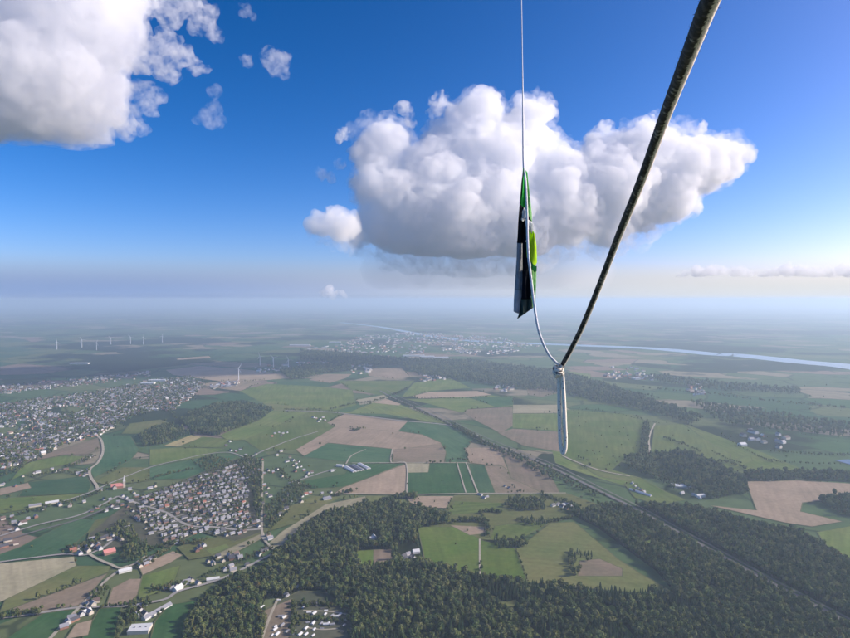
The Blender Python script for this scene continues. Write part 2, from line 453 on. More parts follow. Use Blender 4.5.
# river
wm_, n, l = new_mat('river_water')
b = n['Principled BSDF']
b.inputs['Base Color'].default_value = (0.06, 0.075, 0.07, 1)
b.inputs['Roughness'].default_value = 0.08
b.inputs['IOR'].default_value = 1.33
g_ = n.new('ShaderNodeNewGeometry'); nz = n.new('ShaderNodeTexNoise'); nz.inputs['Scale'].default_value = 0.05; nz.inputs['Detail'].default_value = 4
l.new(g_.outputs['Position'], nz.inputs['Vector'])
bp = n.new('ShaderNodeBump'); bp.inputs['Strength'].default_value = 0.06; bp.inputs['Distance'].default_value = 2.0
l.new(nz.outputs[0], bp.inputs['Height']); l.new(bp.outputs[0], b.inputs['Normal'])
ribbon('river', [(905, 375), (850, 366.5), (800, 362), (740, 355.5), (715, 354.5), (680, 351), (640, 348), (590, 346), (540, 344), (500, 342.5), (460, 340), (430, 336), (405, 331.5), (380, 327), (340, 322.5)], lambda t: 400 - 250 * t, wm_, 'broad pale river crossing the far plain')
ribbon('pond', [(842, 463), (856, 462)], 60, wm_, 'pale pond at the far edge of the meadows')

ROADS = [
 ('track', M_track, 9, [(97, 436), (101.5, 441), (103, 452), (98, 463), (90, 470), (91, 478), (96.5, 486), (98, 491)], 'pale winding lane between the blue green fields and the town'),
 ('road', M_road, 7, [(60, 503), (88, 494), (110, 484), (150, 468), (178, 461), (205, 455), (229, 453), (248, 458), (262, 452), (292, 440), (318, 432)], 'pale country road running past the village fields'),
 ('road', M_road, 7, [(-20, 566), (0, 563), (30, 559), (65, 555), (84, 556), (96, 552), (108, 545), (124, 530)], 'pale road along the stubble field and the hamlet'),
 ('track', M_track, 7, [(88, 554), (98, 560), (110, 565), (119, 569), (128, 567)], 'short pale lane below the red roofed barn'),
 ('road', M_road, 8, [(-20, 621), (20, 617), (44, 613.5), (76, 609), (100, 608), (128, 607), (148, 604), (166, 600), (180, 592), (215, 582), (241, 571), (262, 560), (282, 551), (300, 545)], 'pale road past the farms along the edge of the wood'),
 ('track', M_track, 7, [(48, 642), (62, 627), (78, 610), (94, 594), (108, 580), (122, 570), (134, 565), (146, 557)], 'pale farm lane lined with barns'),
 ('road', M_road, 9, [(118, 497), (140, 505), (165, 513), (178, 521), (192, 527), (215, 528), (240, 531), (261, 530)], 'grey road curving through the dense village'),
 ('road', M_road, 8, [(-20, 542), (0, 537), (40, 525), (82, 515), (118, 497)], 'pale road leading to the church'),
 ('railway', M_rail, 8, [(-20, 549), (0, 543), (40, 531), (82, 519), (120, 503)], 'brown railway line beside the pale road'),
 ('track', M_track, 6, [(263, 462), (262, 500), (262, 532), (266, 543), (274, 549)], 'straight lane under the avenue of trees'),
 ('track', M_track, 5, [(346, 464.5), (352, 456), (366, 450)], 'pale farm track crossing the green field'),
 ('track', M_track, 5, [(352, 463.6), (392, 463.4), (430, 463.2), (467, 463.2)], 'pale farm track between the green fields'),
 ('track', M_track, 6, [(335, 494.3), (407, 495.3), (470, 494.3), (566, 493.8)], 'pale farm track in front of the wood'),
 ('track', M_track, 5, [(392.5, 449.5), (391.5, 463), (406, 464), (407, 495)], 'pale field track along the reddish soil'),
 ('track', M_track, 4, [(457, 463.5), (466, 493.5)], 'thin tractor track in the green crop'),
 ('track', M_track, 5, [(466, 463), (478, 494)], 'pale track between two green crops'),
 ('road', M_road, 7, [(288, 484), (305, 479), (323, 473), (336, 470)], 'pale access road to the long sheds'),
 ('track', M_track, 7, [(655, 424), (651, 432), (649, 441), (650, 453)], 'pale lane bordering the green meadow'),
 ('track', M_track, 7, [(562, 456), (575, 462), (600, 471), (630, 477)], 'pale lane across the meadow near the railway'),
 ('track', M_track, 4, [(479.7, 540), (479.8, 577)], 'thin pale path dividing the bright meadow'),
 ('track', M_track, 5, [(278, 600), (270, 618), (262, 640)], 'pale path through the garden plots'),
 ('track', M_track, 4, [(303, 612), (330, 613), (348, 616)], 'pale path between the rows of cabins'),
 ('track', M_track, 4, [(306, 629), (322, 631), (338, 630)], 'pale lower path between the rows of cabins'),
 ('track', M_track, 5, [(262, 532), (268, 546), (275, 551)], 'pale bend joining the lane and the road'),
 ('road', M_road, 12, [(285, 411), (330, 412.5), (400, 421), (450, 426), (480, 437)], 'thin grey road behind the reddish fields'),
]
for nm, m, w, px, lab in ROADS:
    ribbon(nm, px, w, m, lab)
RAIL = [(380, 391), (392, 397.5), (430, 414), (455, 427), (480, 439), (520, 455), (545, 465), (572, 478), (610, 497), (640, 512), (672, 530), (700, 545), (760, 578), (810, 604), (860, 630)]
ribbon('railway', RAIL, 13, M_rail, 'straight railway line cutting through the plain and the wood')
ribbon('service_track', [(p[0] + 7, p[1] - 0.5) for p in RAIL], 5, M_rail, 'service track beside the straight railway')

# ------------------------------------------------------------------ trees
def foliage(name, dark, light):
    m, n, l = new_mat(name)
    n.remove(n['Principled BSDF'])
    d = n.new('ShaderNodeBsdfDiffuse')
    l.new(d.outputs[0], n['Material Output'].inputs['Surface'])
    oi = n.new('ShaderNodeObjectInfo')
    mx = n.new('ShaderNodeMix'); mx.data_type = 'RGBA'
    mx.inputs[6].default_value = (*dark, 1); mx.inputs[7].default_value = (*light, 1)
    l.new(oi.outputs['Random'], mx.inputs[0])
    g = n.new('ShaderNodeNewGeometry'); x = n.new('ShaderNodeTexNoise'); x.inputs['Scale'].default_value = 0.5
    l.new(g.outputs['Position'], x.inputs['Vector'])
    a = n.new('ShaderNodeMath'); a.operation = 'MULTIPLY_ADD'; a.inputs[1].default_value = 0.9; a.inputs[2].default_value = 0.55
    l.new(x.outputs[0], a.inputs[0])
    y = n.new('ShaderNodeTexNoise'); y.inputs['Scale'].default_value = 0.018; y.inputs['Detail'].default_value = 4      # stands of different age
    l.new(g.outputs['Position'], y.inputs['Vector'])
    c = n.new('ShaderNodeMath'); c.operation = 'MULTIPLY_ADD'; c.inputs[1].default_value = 1.5; c.inputs[2].default_value = 0.25
    l.new(y.outputs[0], c.inputs[0])
    e = n.new('ShaderNodeMath'); e.operation = 'MULTIPLY'; l.new(a.outputs[0], e.inputs[0]); l.new(c.outputs[0], e.inputs[1])
    h = n.new('ShaderNodeHueSaturation'); l.new(mx.outputs[2], h.inputs['Color']); l.new(e.outputs[0], h.inputs['Value'])
    q = n.new('ShaderNodeMapRange'); q.inputs['From Min'].default_value = .3; q.inputs['From Max'].default_value = .7; q.inputs['To Min'].default_value = .455; q.inputs['To Max'].default_value = .535
    z = n.new('ShaderNodeTexNoise'); z.inputs['Scale'].default_value = 0.06; z.inputs['Detail'].default_value = 2; l.new(g.outputs['Position'], z.inputs['Vector'])
    l.new(z.outputs[0], q.inputs['Value']); l.new(q.outputs[0], h.inputs['Hue'])
    l.new(h.outputs[0], d.inputs['Color'])
    return m
M_leaf = foliage('broadleaf_foliage', (0.042, 0.070, 0.022), (0.145, 0.165, 0.058))
M_leaf2 = foliage('autumn_foliage', (0.060, 0.075, 0.020), (0.120, 0.100, 0.030))
M_need = foliage('needle_foliage', (0.026, 0.050, 0.024), (0.062, 0.092, 0.040))
M_bark = plain('bark', (0.09, 0.07, 0.05), 0.95, 0.25, 2.0)

def broad_crown(rad, h0, h1, seed, leaves=130):
    """Lobed crown: a small dark core and leaf clumps spread through several uneven lobes."""
    r = np.random.default_rng(seed)
    vs, fs = [], []
    lobes = [(np.array((0, 0, (h0 + h1) / 2)), rad * 0.75, (h1 - h0) / 2)]
    for k in range(6):
        a = k * 1.05 + r.uniform(-.3, .3); q = rad * r.uniform(.35, .62)
        lobes.append((np.array((math.cos(a) * q, math.sin(a) * q, r.uniform(h0 + (h1 - h0) * .3, h1 - (h1 - h0) * .22))), rad * r.uniform(.38, .55), (h1 - h0) * r.uniform(.2, .3)))
    bm = bmesh.new()
    bmesh.ops.create_icosphere(bm, subdivisions=2, radius=1)
    for v in bm.verts:
        k = 0.72 + 0.35 * mnoise.noise(v.co * 2.3 + Vector((seed, 0, 0)))
        v.co = Vector((v.co.x * rad * k * .9, v.co.y * rad * k * .9, (h0 + h1) / 2 + v.co.z * (h1 - h0) / 2 * k))
    bm.verts.ensure_lookup_table()
    vs = [tuple(v.co) for v in bm.verts]; fs = [tuple(v.index for v in f.verts) for f in bm.faces]
    bm.free()
    for i in range(leaves):
        c, a, b = lobes[r.integers(len(lobes))]
        d = r.normal(size=3); d /= np.linalg.norm(d)
        if d[2] < -.35: d[2] = -d[2]
        s = r.uniform(.78, 1.08)
        p = c + d * np.array((a, a, b)) * s
        n_ = d + r.normal(size=3) * .45; n_ /= np.linalg.norm(n_)
        u = np.cross(n_, r.normal(size=3)); u /= np.linalg.norm(u); w = np.cross(n_, u)
        z = rad * r.uniform(.16, .30)
        k = len(vs)
        vs += [tuple(p + u * z), tuple(p + w * z * .8 + n_ * z * .25), tuple(p - u * z), tuple(p - w * z * .8 - n_ * z * .1)]
        fs.append((k, k + 1, k + 2, k + 3))
    return vs, fs
def conifer_crown(rad, h0, h1, seed):
    r = np.random.default_rng(seed)
    vs, fs = [], []
    tiers, sides = 6, 9
    for t in range(tiers):
        zb = h0 + (h1 - h0) * (t / tiers) * .93
        zt = min(h1, zb + (h1 - h0) / tiers * 1.75)
        rr = rad * (1 - t / tiers) ** .8 + .35
        k = len(vs)
        vs.append((0, 0, zt))
        off = r.uniform(0, 6)
        for s in range(sides * 2):
            a = off + math.pi * s / sides
            q = rr * (r.uniform(.85, 1.12) if s % 2 else r.uniform(.5, .65))
            vs.append((math.cos(a) * q, math.sin(a) * q, zb + (r.uniform(-.4, .2) if s % 2 else .9)))
        for s in range(sides * 2):
            fs.append((k, k + 1 + s, k + 1 + (s + 1) % (sides * 2)))
    return vs, fs
def trunk_geo(r0, r1, h, limbs=3, seed=0):
    r = np.random.default_rng(seed)
    vs, fs = [], []
    def tube(a, b, ra, rb, n=6):
        a, b = Vector(a), Vector(b)
        q = (b - a).to_track_quat('Z', 'Y').to_matrix()
        k = len(vs)
        for p, rr in ((a, ra), (b, rb)):
            for i in range(n):
                vs.append(tuple(p + q @ Vector((math.cos(i * 2 * math.pi / n) * rr, math.sin(i * 2 * math.pi / n) * rr, 0))))
        for i in range(n):
            fs.append((k + i, k + (i + 1) % n, k + n + (i + 1) % n, k + n + i))
        fs.append(tuple(k + n + i for i in range(n)))
    tube((0, 0, -.3), (0, 0, h), r0, r1)
    for i in range(limbs):
        a = i * 2.2 + r.uniform(-.4, .4)
        z = h * r.uniform(.55, .8)
        tube((0, 0, z), (math.cos(a) * h * .25, math.sin(a) * h * .25, z + h * .28), r1 * .9, r1 * .35, 5)
    return vs, fs
KINDS = []     # (crown mesh, trunk mesh, joined mesh, word)
def kind(word, cvf, tvf, mc):
    cm = mesh('crown', *cvf); cm.materials.append(mc)
    tm = mesh('trunk', *tvf); tm.materials.append(M_bark)
    k = len(cvf[0])
    jm = mesh('tree_shape', cvf[0] + tvf[0], cvf[1] + [tuple(i + k for i in f) for f in tvf[1]])
    jm.materials.append(mc); jm.materials.append(M_bark)
    jm.polygons.foreach_set('material_index', [0] * len(cvf[1]) + [1] * len(tvf[1]))
    KINDS.append((cm, tm, jm, word))
kind('round green broadleaf tree', broad_crown(5.0, 3.5, 14.5, 1), trunk_geo(.45, .22, 9.5, 3, 1), M_leaf)
kind('upright green broadleaf tree', broad_crown(4.3, 4, 17.5, 2), trunk_geo(.45, .2, 12, 3, 2), M_leaf)
kind('broad crowned broadleaf tree', broad_crown(6.2, 4, 15.5, 3), trunk_geo(.55, .25, 9, 4, 3), M_leaf)
kind('dark conifer', conifer_crown(3.3, 2, 16.5, 4), trunk_geo(.35, .1, 14, 0, 4), M_need)
kind('slender dark conifer', conifer_crown(2.7, 2.5, 18.5, 5), trunk_geo(.3, .1, 16, 0, 5), M_need)
kind('yellowing broadleaf tree', broad_crown(4.6, 3.5, 14, 6), trunk_geo(.4, .2, 9, 3, 6), M_leaf2)
PROTO = []
for _, _, jm, w in KINDS:
    PROTO.append(bpy.data.objects.new('tree_shape', jm))       # source shapes for the woods, not linked to the scene

def scatter(name, pts, kinds, scl, rot, label):
    """Wood or hedge as one mass: real trees instanced on points."""
    me = mesh(name, [(p[0], p[1], 0.0) for p in pts], [])
    for nm, tp, arr in (('kind', 'INT', kinds), ('scl', 'FLOAT', scl), ('rot', 'FLOAT', rot)):
        a = me.attributes.new(nm, tp, 'POINT')
        a.data.foreach_set('value', np.asarray(arr, dtype=np.int32 if tp == 'INT' else np.float32))
    o = link(name, me)
    ng = bpy.data.node_groups.get('plant_trees') or tree_group()
    md = o.modifiers.new('plants', 'NODES')
    md.node_group = ng
    return tag(o, label, None, None, 'stuff')
def tree_group():
    ng = bpy.data.node_groups.new('plant_trees', 'GeometryNodeTree')
    ng.interface.new_socket('Geometry', in_out='INPUT', socket_type='NodeSocketGeometry')
    ng.interface.new_socket('Geometry', in_out='OUTPUT', socket_type='NodeSocketGeometry')
    n, l = ng.nodes, ng.links
    gi, go = n.new('NodeGroupInput'), n.new('NodeGroupOutput')
    jn = n.new('GeometryNodeJoinGeometry')
    def att(nm, tp):
        a = n.new('GeometryNodeInputNamedAttribute'); a.data_type = tp; a.inputs['Name'].default_value = nm
        return a
    ak, as_, ar = att('kind', 'INT'), att('scl', 'FLOAT'), att('rot', 'FLOAT')
    rv = n.new('ShaderNodeCombineXYZ'); l.new(ar.outputs[0], rv.inputs['Z'])
    for i, p in enumerate(PROTO):
        oi = n.new('GeometryNodeObjectInfo'); oi.inputs['Object'].default_value = p; oi.inputs['As Instance'].default_value = True
        cp = n.new('FunctionNodeCompare'); cp.data_type = 'INT'; cp.operation = 'EQUAL'
        l.new(ak.outputs[0], cp.inputs[2]); cp.inputs[3].default_value = i
        ip = n.new('GeometryNodeInstanceOnPoints')
        l.new(gi.outputs[0], ip.inputs['Points']); l.new(cp.outputs[0], ip.inputs['Selection'])
        l.new(oi.outputs['Geometry'], ip.inputs['Instance'])
        l.new(rv.outputs[0], ip.inputs['Rotation']); l.new(as_.outputs[0], ip.inputs['Scale'])
        l.new(ip.outputs[0], jn.inputs[0])
    l.new(jn.outputs[0], go.inputs[0])
    return ng
def inside(poly, x, y):
    r = np.zeros(len(x), bool)
    j = len(poly) - 1
    for i in range(len(poly)):
        xi, yi = poly[i]; xj, yj = poly[j]
        c = ((yi > y) != (yj > y)) & (x < (xj - xi) * (y - yi) / (yj - yi + 1e-12) + xi)
        r ^= c
        j = i
    return r
def grid_in(px, step, holes=(), jit=.42, rot=0.35):
    poly = np.array([G(*p) for p in px])
    c = poly.mean(0); ext = np.hypot(*(poly - c).T).max() + step
    k = np.arange(-ext, ext, step)
    X, Y = np.meshgrid(k, k)
    X = X + (np.arange(len(k)) % 2)[:, None] * step / 2
    x, y = X.ravel(), Y.ravel()
    x = x + rng.uniform(-jit, jit, len(x)) * step; y = y + rng.uniform(-jit, jit, len(y)) * step
    x, y = c[0] + x * math.cos(rot) - y * math.sin(rot), c[1] + x * math.sin(rot) + y * math.cos(rot)
    ok = inside(poly, x, y)
    for h in holes:
        ok &= ~inside(np.array([G(*p) for p in h]), x, y)
    return np.stack((x[ok], y[ok]), 1)

CLEAR = [(357, 551), (391, 549), (394, 568), (372, 568.5), (357, 566)]
YARD = [(399, 546), (411, 544), (421, 552), (421, 563), (400, 565)]
WHITE = [(368, 534), (380, 534), (382, 545), (368, 546)]
GAP = [(392, 528), (398, 528), (399, 565), (393, 565)]
RG = [G(*p) for p in RAIL]
def off_rail(p, w):
    d = np.full(len(p), 1e9)
    for a, b in zip(RG[:-1], RG[1:]):
        ab = b - a
        t = np.clip(((p - a) @ ab) / (ab @ ab), 0, 1)
        d = np.minimum(d, np.hypot(*(p - (a + t[:, None] * ab)).T))
    return d > w
# px outline, spacing, share of conifers, size, label
RIDES = [[(455, 575), (459, 574), (508, 606), (545, 642), (538, 642), (503, 608)], [(586, 592), (590, 592), (612, 612), (636, 640), (630, 641), (608, 614)], [(432, 570), (435, 570), (425, 600), (412, 640), (406, 640), (421, 600)],
 [(500, 604), (516, 601), (524, 611), (510, 616)], [(601, 610), (612, 606), (620, 613), (606, 618)], [(300, 561), (312, 556), (317, 563), (304, 568)], [(440, 604), (450, 602), (453, 610), (442, 613)], [(560, 620), (570, 617), (576, 626), (563, 629)],
 [(640, 545), (650, 541), (690, 541), (689, 543.5), (655, 545), (643, 549)], [(700, 590), (712, 586), (722, 592), (708, 597)], [(690, 522), (706, 519), (709, 522), (693, 526)], [(742, 540), (752, 537), (757, 541), (746, 545)], [(318, 522), (321, 522), (345, 548), (341, 549)], [(215, 600), (226, 596), (230, 603), (218, 608)]]
WOODS = [
 ('wood', [(180, 660), (186, 626), (198, 607), (214, 592), (232, 580), (250, 573), (264, 574), (270, 590), (262, 606), (254, 620), (252, 660)], 7.9, .06, 1.02, 'mixed wood beside the road and the garden cabins', ()),
 ('wood', [(262, 575), (272, 560), (288, 545), (305, 528), (326, 515), (350, 509), (380, 505), (412, 507), (430, 512), (450, 517), (448, 525), (424, 528), (416, 532), (421, 556), (424, 570), (372, 582), (350, 600), (338, 603), (322, 590), (300, 592), (276, 600), (266, 590)], 7.9, .06, 1.02, 'curved broadleaf wood around the small clearing', (CLEAR, YARD, WHITE, GAP)),
 ('wood', [(352, 606), (374, 572), (398, 566), (424, 563), (450, 572), (480, 579), (530, 586), (580, 591), (640, 597), (672, 592), (710, 620), (745, 660), (352, 664)], 7.6, .28, 1.02, 'dark dense wood of conifers and broadleaf trees below the meadows', ()),
 ('wood', [(566, 510), (585, 512), (604, 506), (622, 509), (645, 518), (680, 537), (720, 558), (780, 590), (860, 632), (870, 665), (748, 665), (712, 622), (674, 592), (656, 571), (622, 546), (598, 528), (582, 520)], 7.9, .06, 1.02, 'long broadleaf wood between the meadow and the railway', ()),
 ('wood', [(632, 506), (660, 507), (690, 508), (714, 514), (740, 521), (782, 530), (812, 540), (842, 560), (870, 580), (870, 628), (800, 592), (740, 560), (690, 533), (650, 511)], 8.1, .06, 1.02, 'long broadleaf wood on the far side of the railway', ()),
 ('copse', [(508, 500), (518, 499.5), (545, 501), (546, 511), (509, 512)], 8, .3, .8, 'small dark copse in the meadow', ()),
 ('copse', [(516, 520), (548, 520), (548, 526), (530, 527)], 8, .2, .7, 'thin strip of trees across the meadow', ()),
 ('copse', [(494, 541), (526, 542), (527, 549), (494, 549)], 8, .3, .8, 'dark copse at the corner of the bright meadow', ()),
 ('copse', [(567, 553), (574, 553), (579, 575), (575, 579), (570, 570)], 8, .2, .8, 'narrow clump of trees in the olive meadow', ()),
 ('copse', [(576, 553), (592, 555), (592, 559), (578, 558)], 8, .2, .7, 'low clump of trees beside the bare patch', ()),
 ('copse', [(112, 640), (118, 625), (126, 615), (138, 605), (152, 603), (146, 615), (136, 624), (124, 628), (118, 645)], 9, .1, .8, 'trees round the large pale hall', ()),
 ('copse', [(88, 597), (96, 591), (104, 588), (108, 592), (103, 601), (92, 606)], 9, .05, .75, 'trees round the lane side farm', ()),
 ('copse', [(118, 558), (124, 547), (135, 542), (148, 545), (148, 556), (136, 562), (124, 563)], 9, .15, .8, 'dark trees behind the red roofed barn', ()),
 ('copse', [(106, 533), (122, 522), (130, 526), (138, 538), (144, 548), (132, 548), (118, 540)], 10, .15, .8, 'dark trees between the hamlet and the village', ()),
 ('wood', [(180, 421), (188, 415), (214, 406), (244, 402.5), (260, 407), (272, 411), (262, 420), (248, 426), (232, 431), (218, 436), (193, 434.5)], 10, .4, 1.15, 'blue green wood beyond the village fields', ()),
 ('wood', [(138, 437), (152, 429), (168, 425), (180, 428), (190, 435), (164, 445), (144, 447)], 11, .3, 1.0, 'ragged wood beside the town', ()),
 ('wood', [(655, 456), (670, 453.5), (684, 453), (700, 458), (714, 465), (746, 482), (748, 494), (714, 500), (690, 491), (672, 478)], 10, .15, 1.05, 'dark wood next to the reddish field', ()),
 ('wood', [(744, 474), (800, 473), (870, 475), (870, 482), (800, 480.5), (748, 481.5)], 10, .1, 1.1, 'belt of trees behind the reddish field', ()),
 ('wood', [(818, 501), (834, 498), (870, 496), (870, 520), (840, 515)], 10, .1, 1.1, 'wood at the far end of the reddish field', ()),
 ('wood', [(644, 423), (650, 424), (648, 452), (640, 455), (641, 440)], 11, .1, .9, 'row of trees along the pale lane', ()),
 ('wood', [(622, 457), (640, 454), (652, 455), (664, 470), (684, 484), (676, 492), (650, 477), (628, 470)], 12, .1, .8, 'loose trees in the meadows near the railway', ()),
 ('wood', [(236, 463), (244, 458), (254, 458), (262, 465), (262, 524), (256, 520), (250, 490), (243, 474)], 10, .1, .8, 'belt of dark trees along the avenue', ()),
 ('wood', [(266, 508), (284, 490), (300, 482), (306, 490), (292, 510), (276, 530), (268, 534)], 12, .1, .75, 'loose trees and gardens behind the avenue', ()),
 ('wood', [(192, 462), (212, 457), (238, 462), (226, 470), (206, 474)], 12, .1, .7, 'trees at the head of the village', ()),
 ('far_wood', [(300, 352), (345, 354), (400, 360), (470, 362), (560, 373), (600, 384), (640, 398), (705, 420), (690, 425), (650, 413), (600, 402), (560, 393), (500, 387), (450, 379), (420, 376), (400, 366), (350, 366), (300, 360)], 20, .2, 1.7, 'wide dark forest in front of the distant city', ()),
 ('far_wood', [(280, 372), (310, 366), (350, 366), (352, 371), (322, 374), (306, 379), (290, 380)], 16, .2, 1.6, 'dark wood behind the first reddish fields', ()),
 ('far_wood', [(690, 402), (760, 412), (860, 428), (860, 440), (780, 432), (720, 424)], 25, .1, 1.5, 'marsh wood on the wide plain', ()),
 ('far_wood', [(650, 376), (720, 384), (800, 390), (800, 395), (720, 391), (660, 383)], 27, .1, 1.6, 'thin belt of trees towards the river', ()),
]
near_pts, seen_trees = [], []
for nm, px, step, con, size, lab, holes in WOODS:
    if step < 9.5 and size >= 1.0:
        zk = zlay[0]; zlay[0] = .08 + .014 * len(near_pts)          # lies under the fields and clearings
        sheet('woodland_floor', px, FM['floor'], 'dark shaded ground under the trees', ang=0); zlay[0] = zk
    p = grid_in(px, step * (1.0 if size < 1.3 else 1.0), holes)
    p = p[off_rail(p, 17)]
    for h in RIDES:
        if len(p): p = p[~inside(np.array([G(*v) for v in h]), p[:, 0].copy(), p[:, 1].copy())]
    kd = np.where(rng.random(len(p)) < con, rng.choice([3, 4], len(p)), rng.choice([0, 1, 2, 0, 1, 5], len(p), p=[.25, .25, .2, .1, .15, .05]))
    # conifers stand in drifts
    nz_ = np.array([mnoise.noise(Vector((q[0] / 90, q[1] / 90, 3))) for q in p]) if len(p) < 30000 else rng.uniform(-.3, .3, len(p))
    if .1 < con: kd = np.where(nz_ > .28 - con * .5, np.where(rng.random(len(p)) < .8, rng.choice([3, 4], len(p)), kd), np.where(kd > 2, 1, kd))
    sc_ = rng.normal(1, .22, len(p)).clip(.5, 1.55) * size
    ro = rng.uniform(0, 6.28, len(p))
    if step < 9:
        near_pts.append((nm, p, kd, sc_, ro, lab))
    else:
        scatter(nm, p, kd, sc_, ro, lab)
# the trees that show largest are objects of their own
cand = []
for w, (nm, p, kd, sc_, ro, lab) in enumerate(near_pts):
    for i, q in enumerate(p):
        x_, y_ = project(q[0], q[1], 12)
        if -2 < x_ < 852 and y_ < 639 and y_ > 560:
            cand.append((q[1], w, i))
cand.sort()
single = {(w, i) for _, w, i in cand[:290]}
WOODWORD = ['in the wood by the garden cabins', 'in the curved wood around the clearing', 'at the near edge of the dark mixed wood', 'at the near end of the wood along the railway', 'in the wood across the railway']
first = {}
for w, (nm, p, kd, sc_, ro, lab) in enumerate(near_pts):
    keep = np.ones(len(p), bool)
    for i in range(len(p)):
        if (w, i) in single:
            keep[i] = False
            cm, tm, _, word = KINDS[kd[i]]
            if kd[i] not in first:
                root = empty('tree')
                link('crown', cm, None, root); link('trunk', tm, None, root)
                first[kd[i]] = (root, list(root.children))
                r_ = root
            else:
                src, kids = first[kd[i]]
                r_ = src.copy(); COL.objects.link(r_)
                for c in kids:
                    d = c.copy(); COL.objects.link(d); d.parent = r_
            r_.location = (p[i][0], p[i][1], 0); r_.rotation_euler = (0, 0, ro[i]); r_.scale = (sc_[i],) * 3
            tx = project(p[i][0], p[i][1], 10)[0]
            wh = WOODWORD[w] if w != 2 else 'in the dark wood ' + ('beside the garden cabins' if tx < 385 else 'below the wood clearing' if tx < 450 else 'below the bright meadow' if tx < 530 else 'below the olive meadow' if tx < 620 else 'below the bare patch' if tx < 690 else 'near the railway')
            tall = 'tall ' if sc_[i] > 1.38 else 'small ' if sc_[i] < .95 else ''
            tag(r_, f'{tall}{word} {wh}', 'tree', f'trees {wh}')
    scatter(nm, p[keep], kd[keep], sc_[keep], ro[keep], lab)

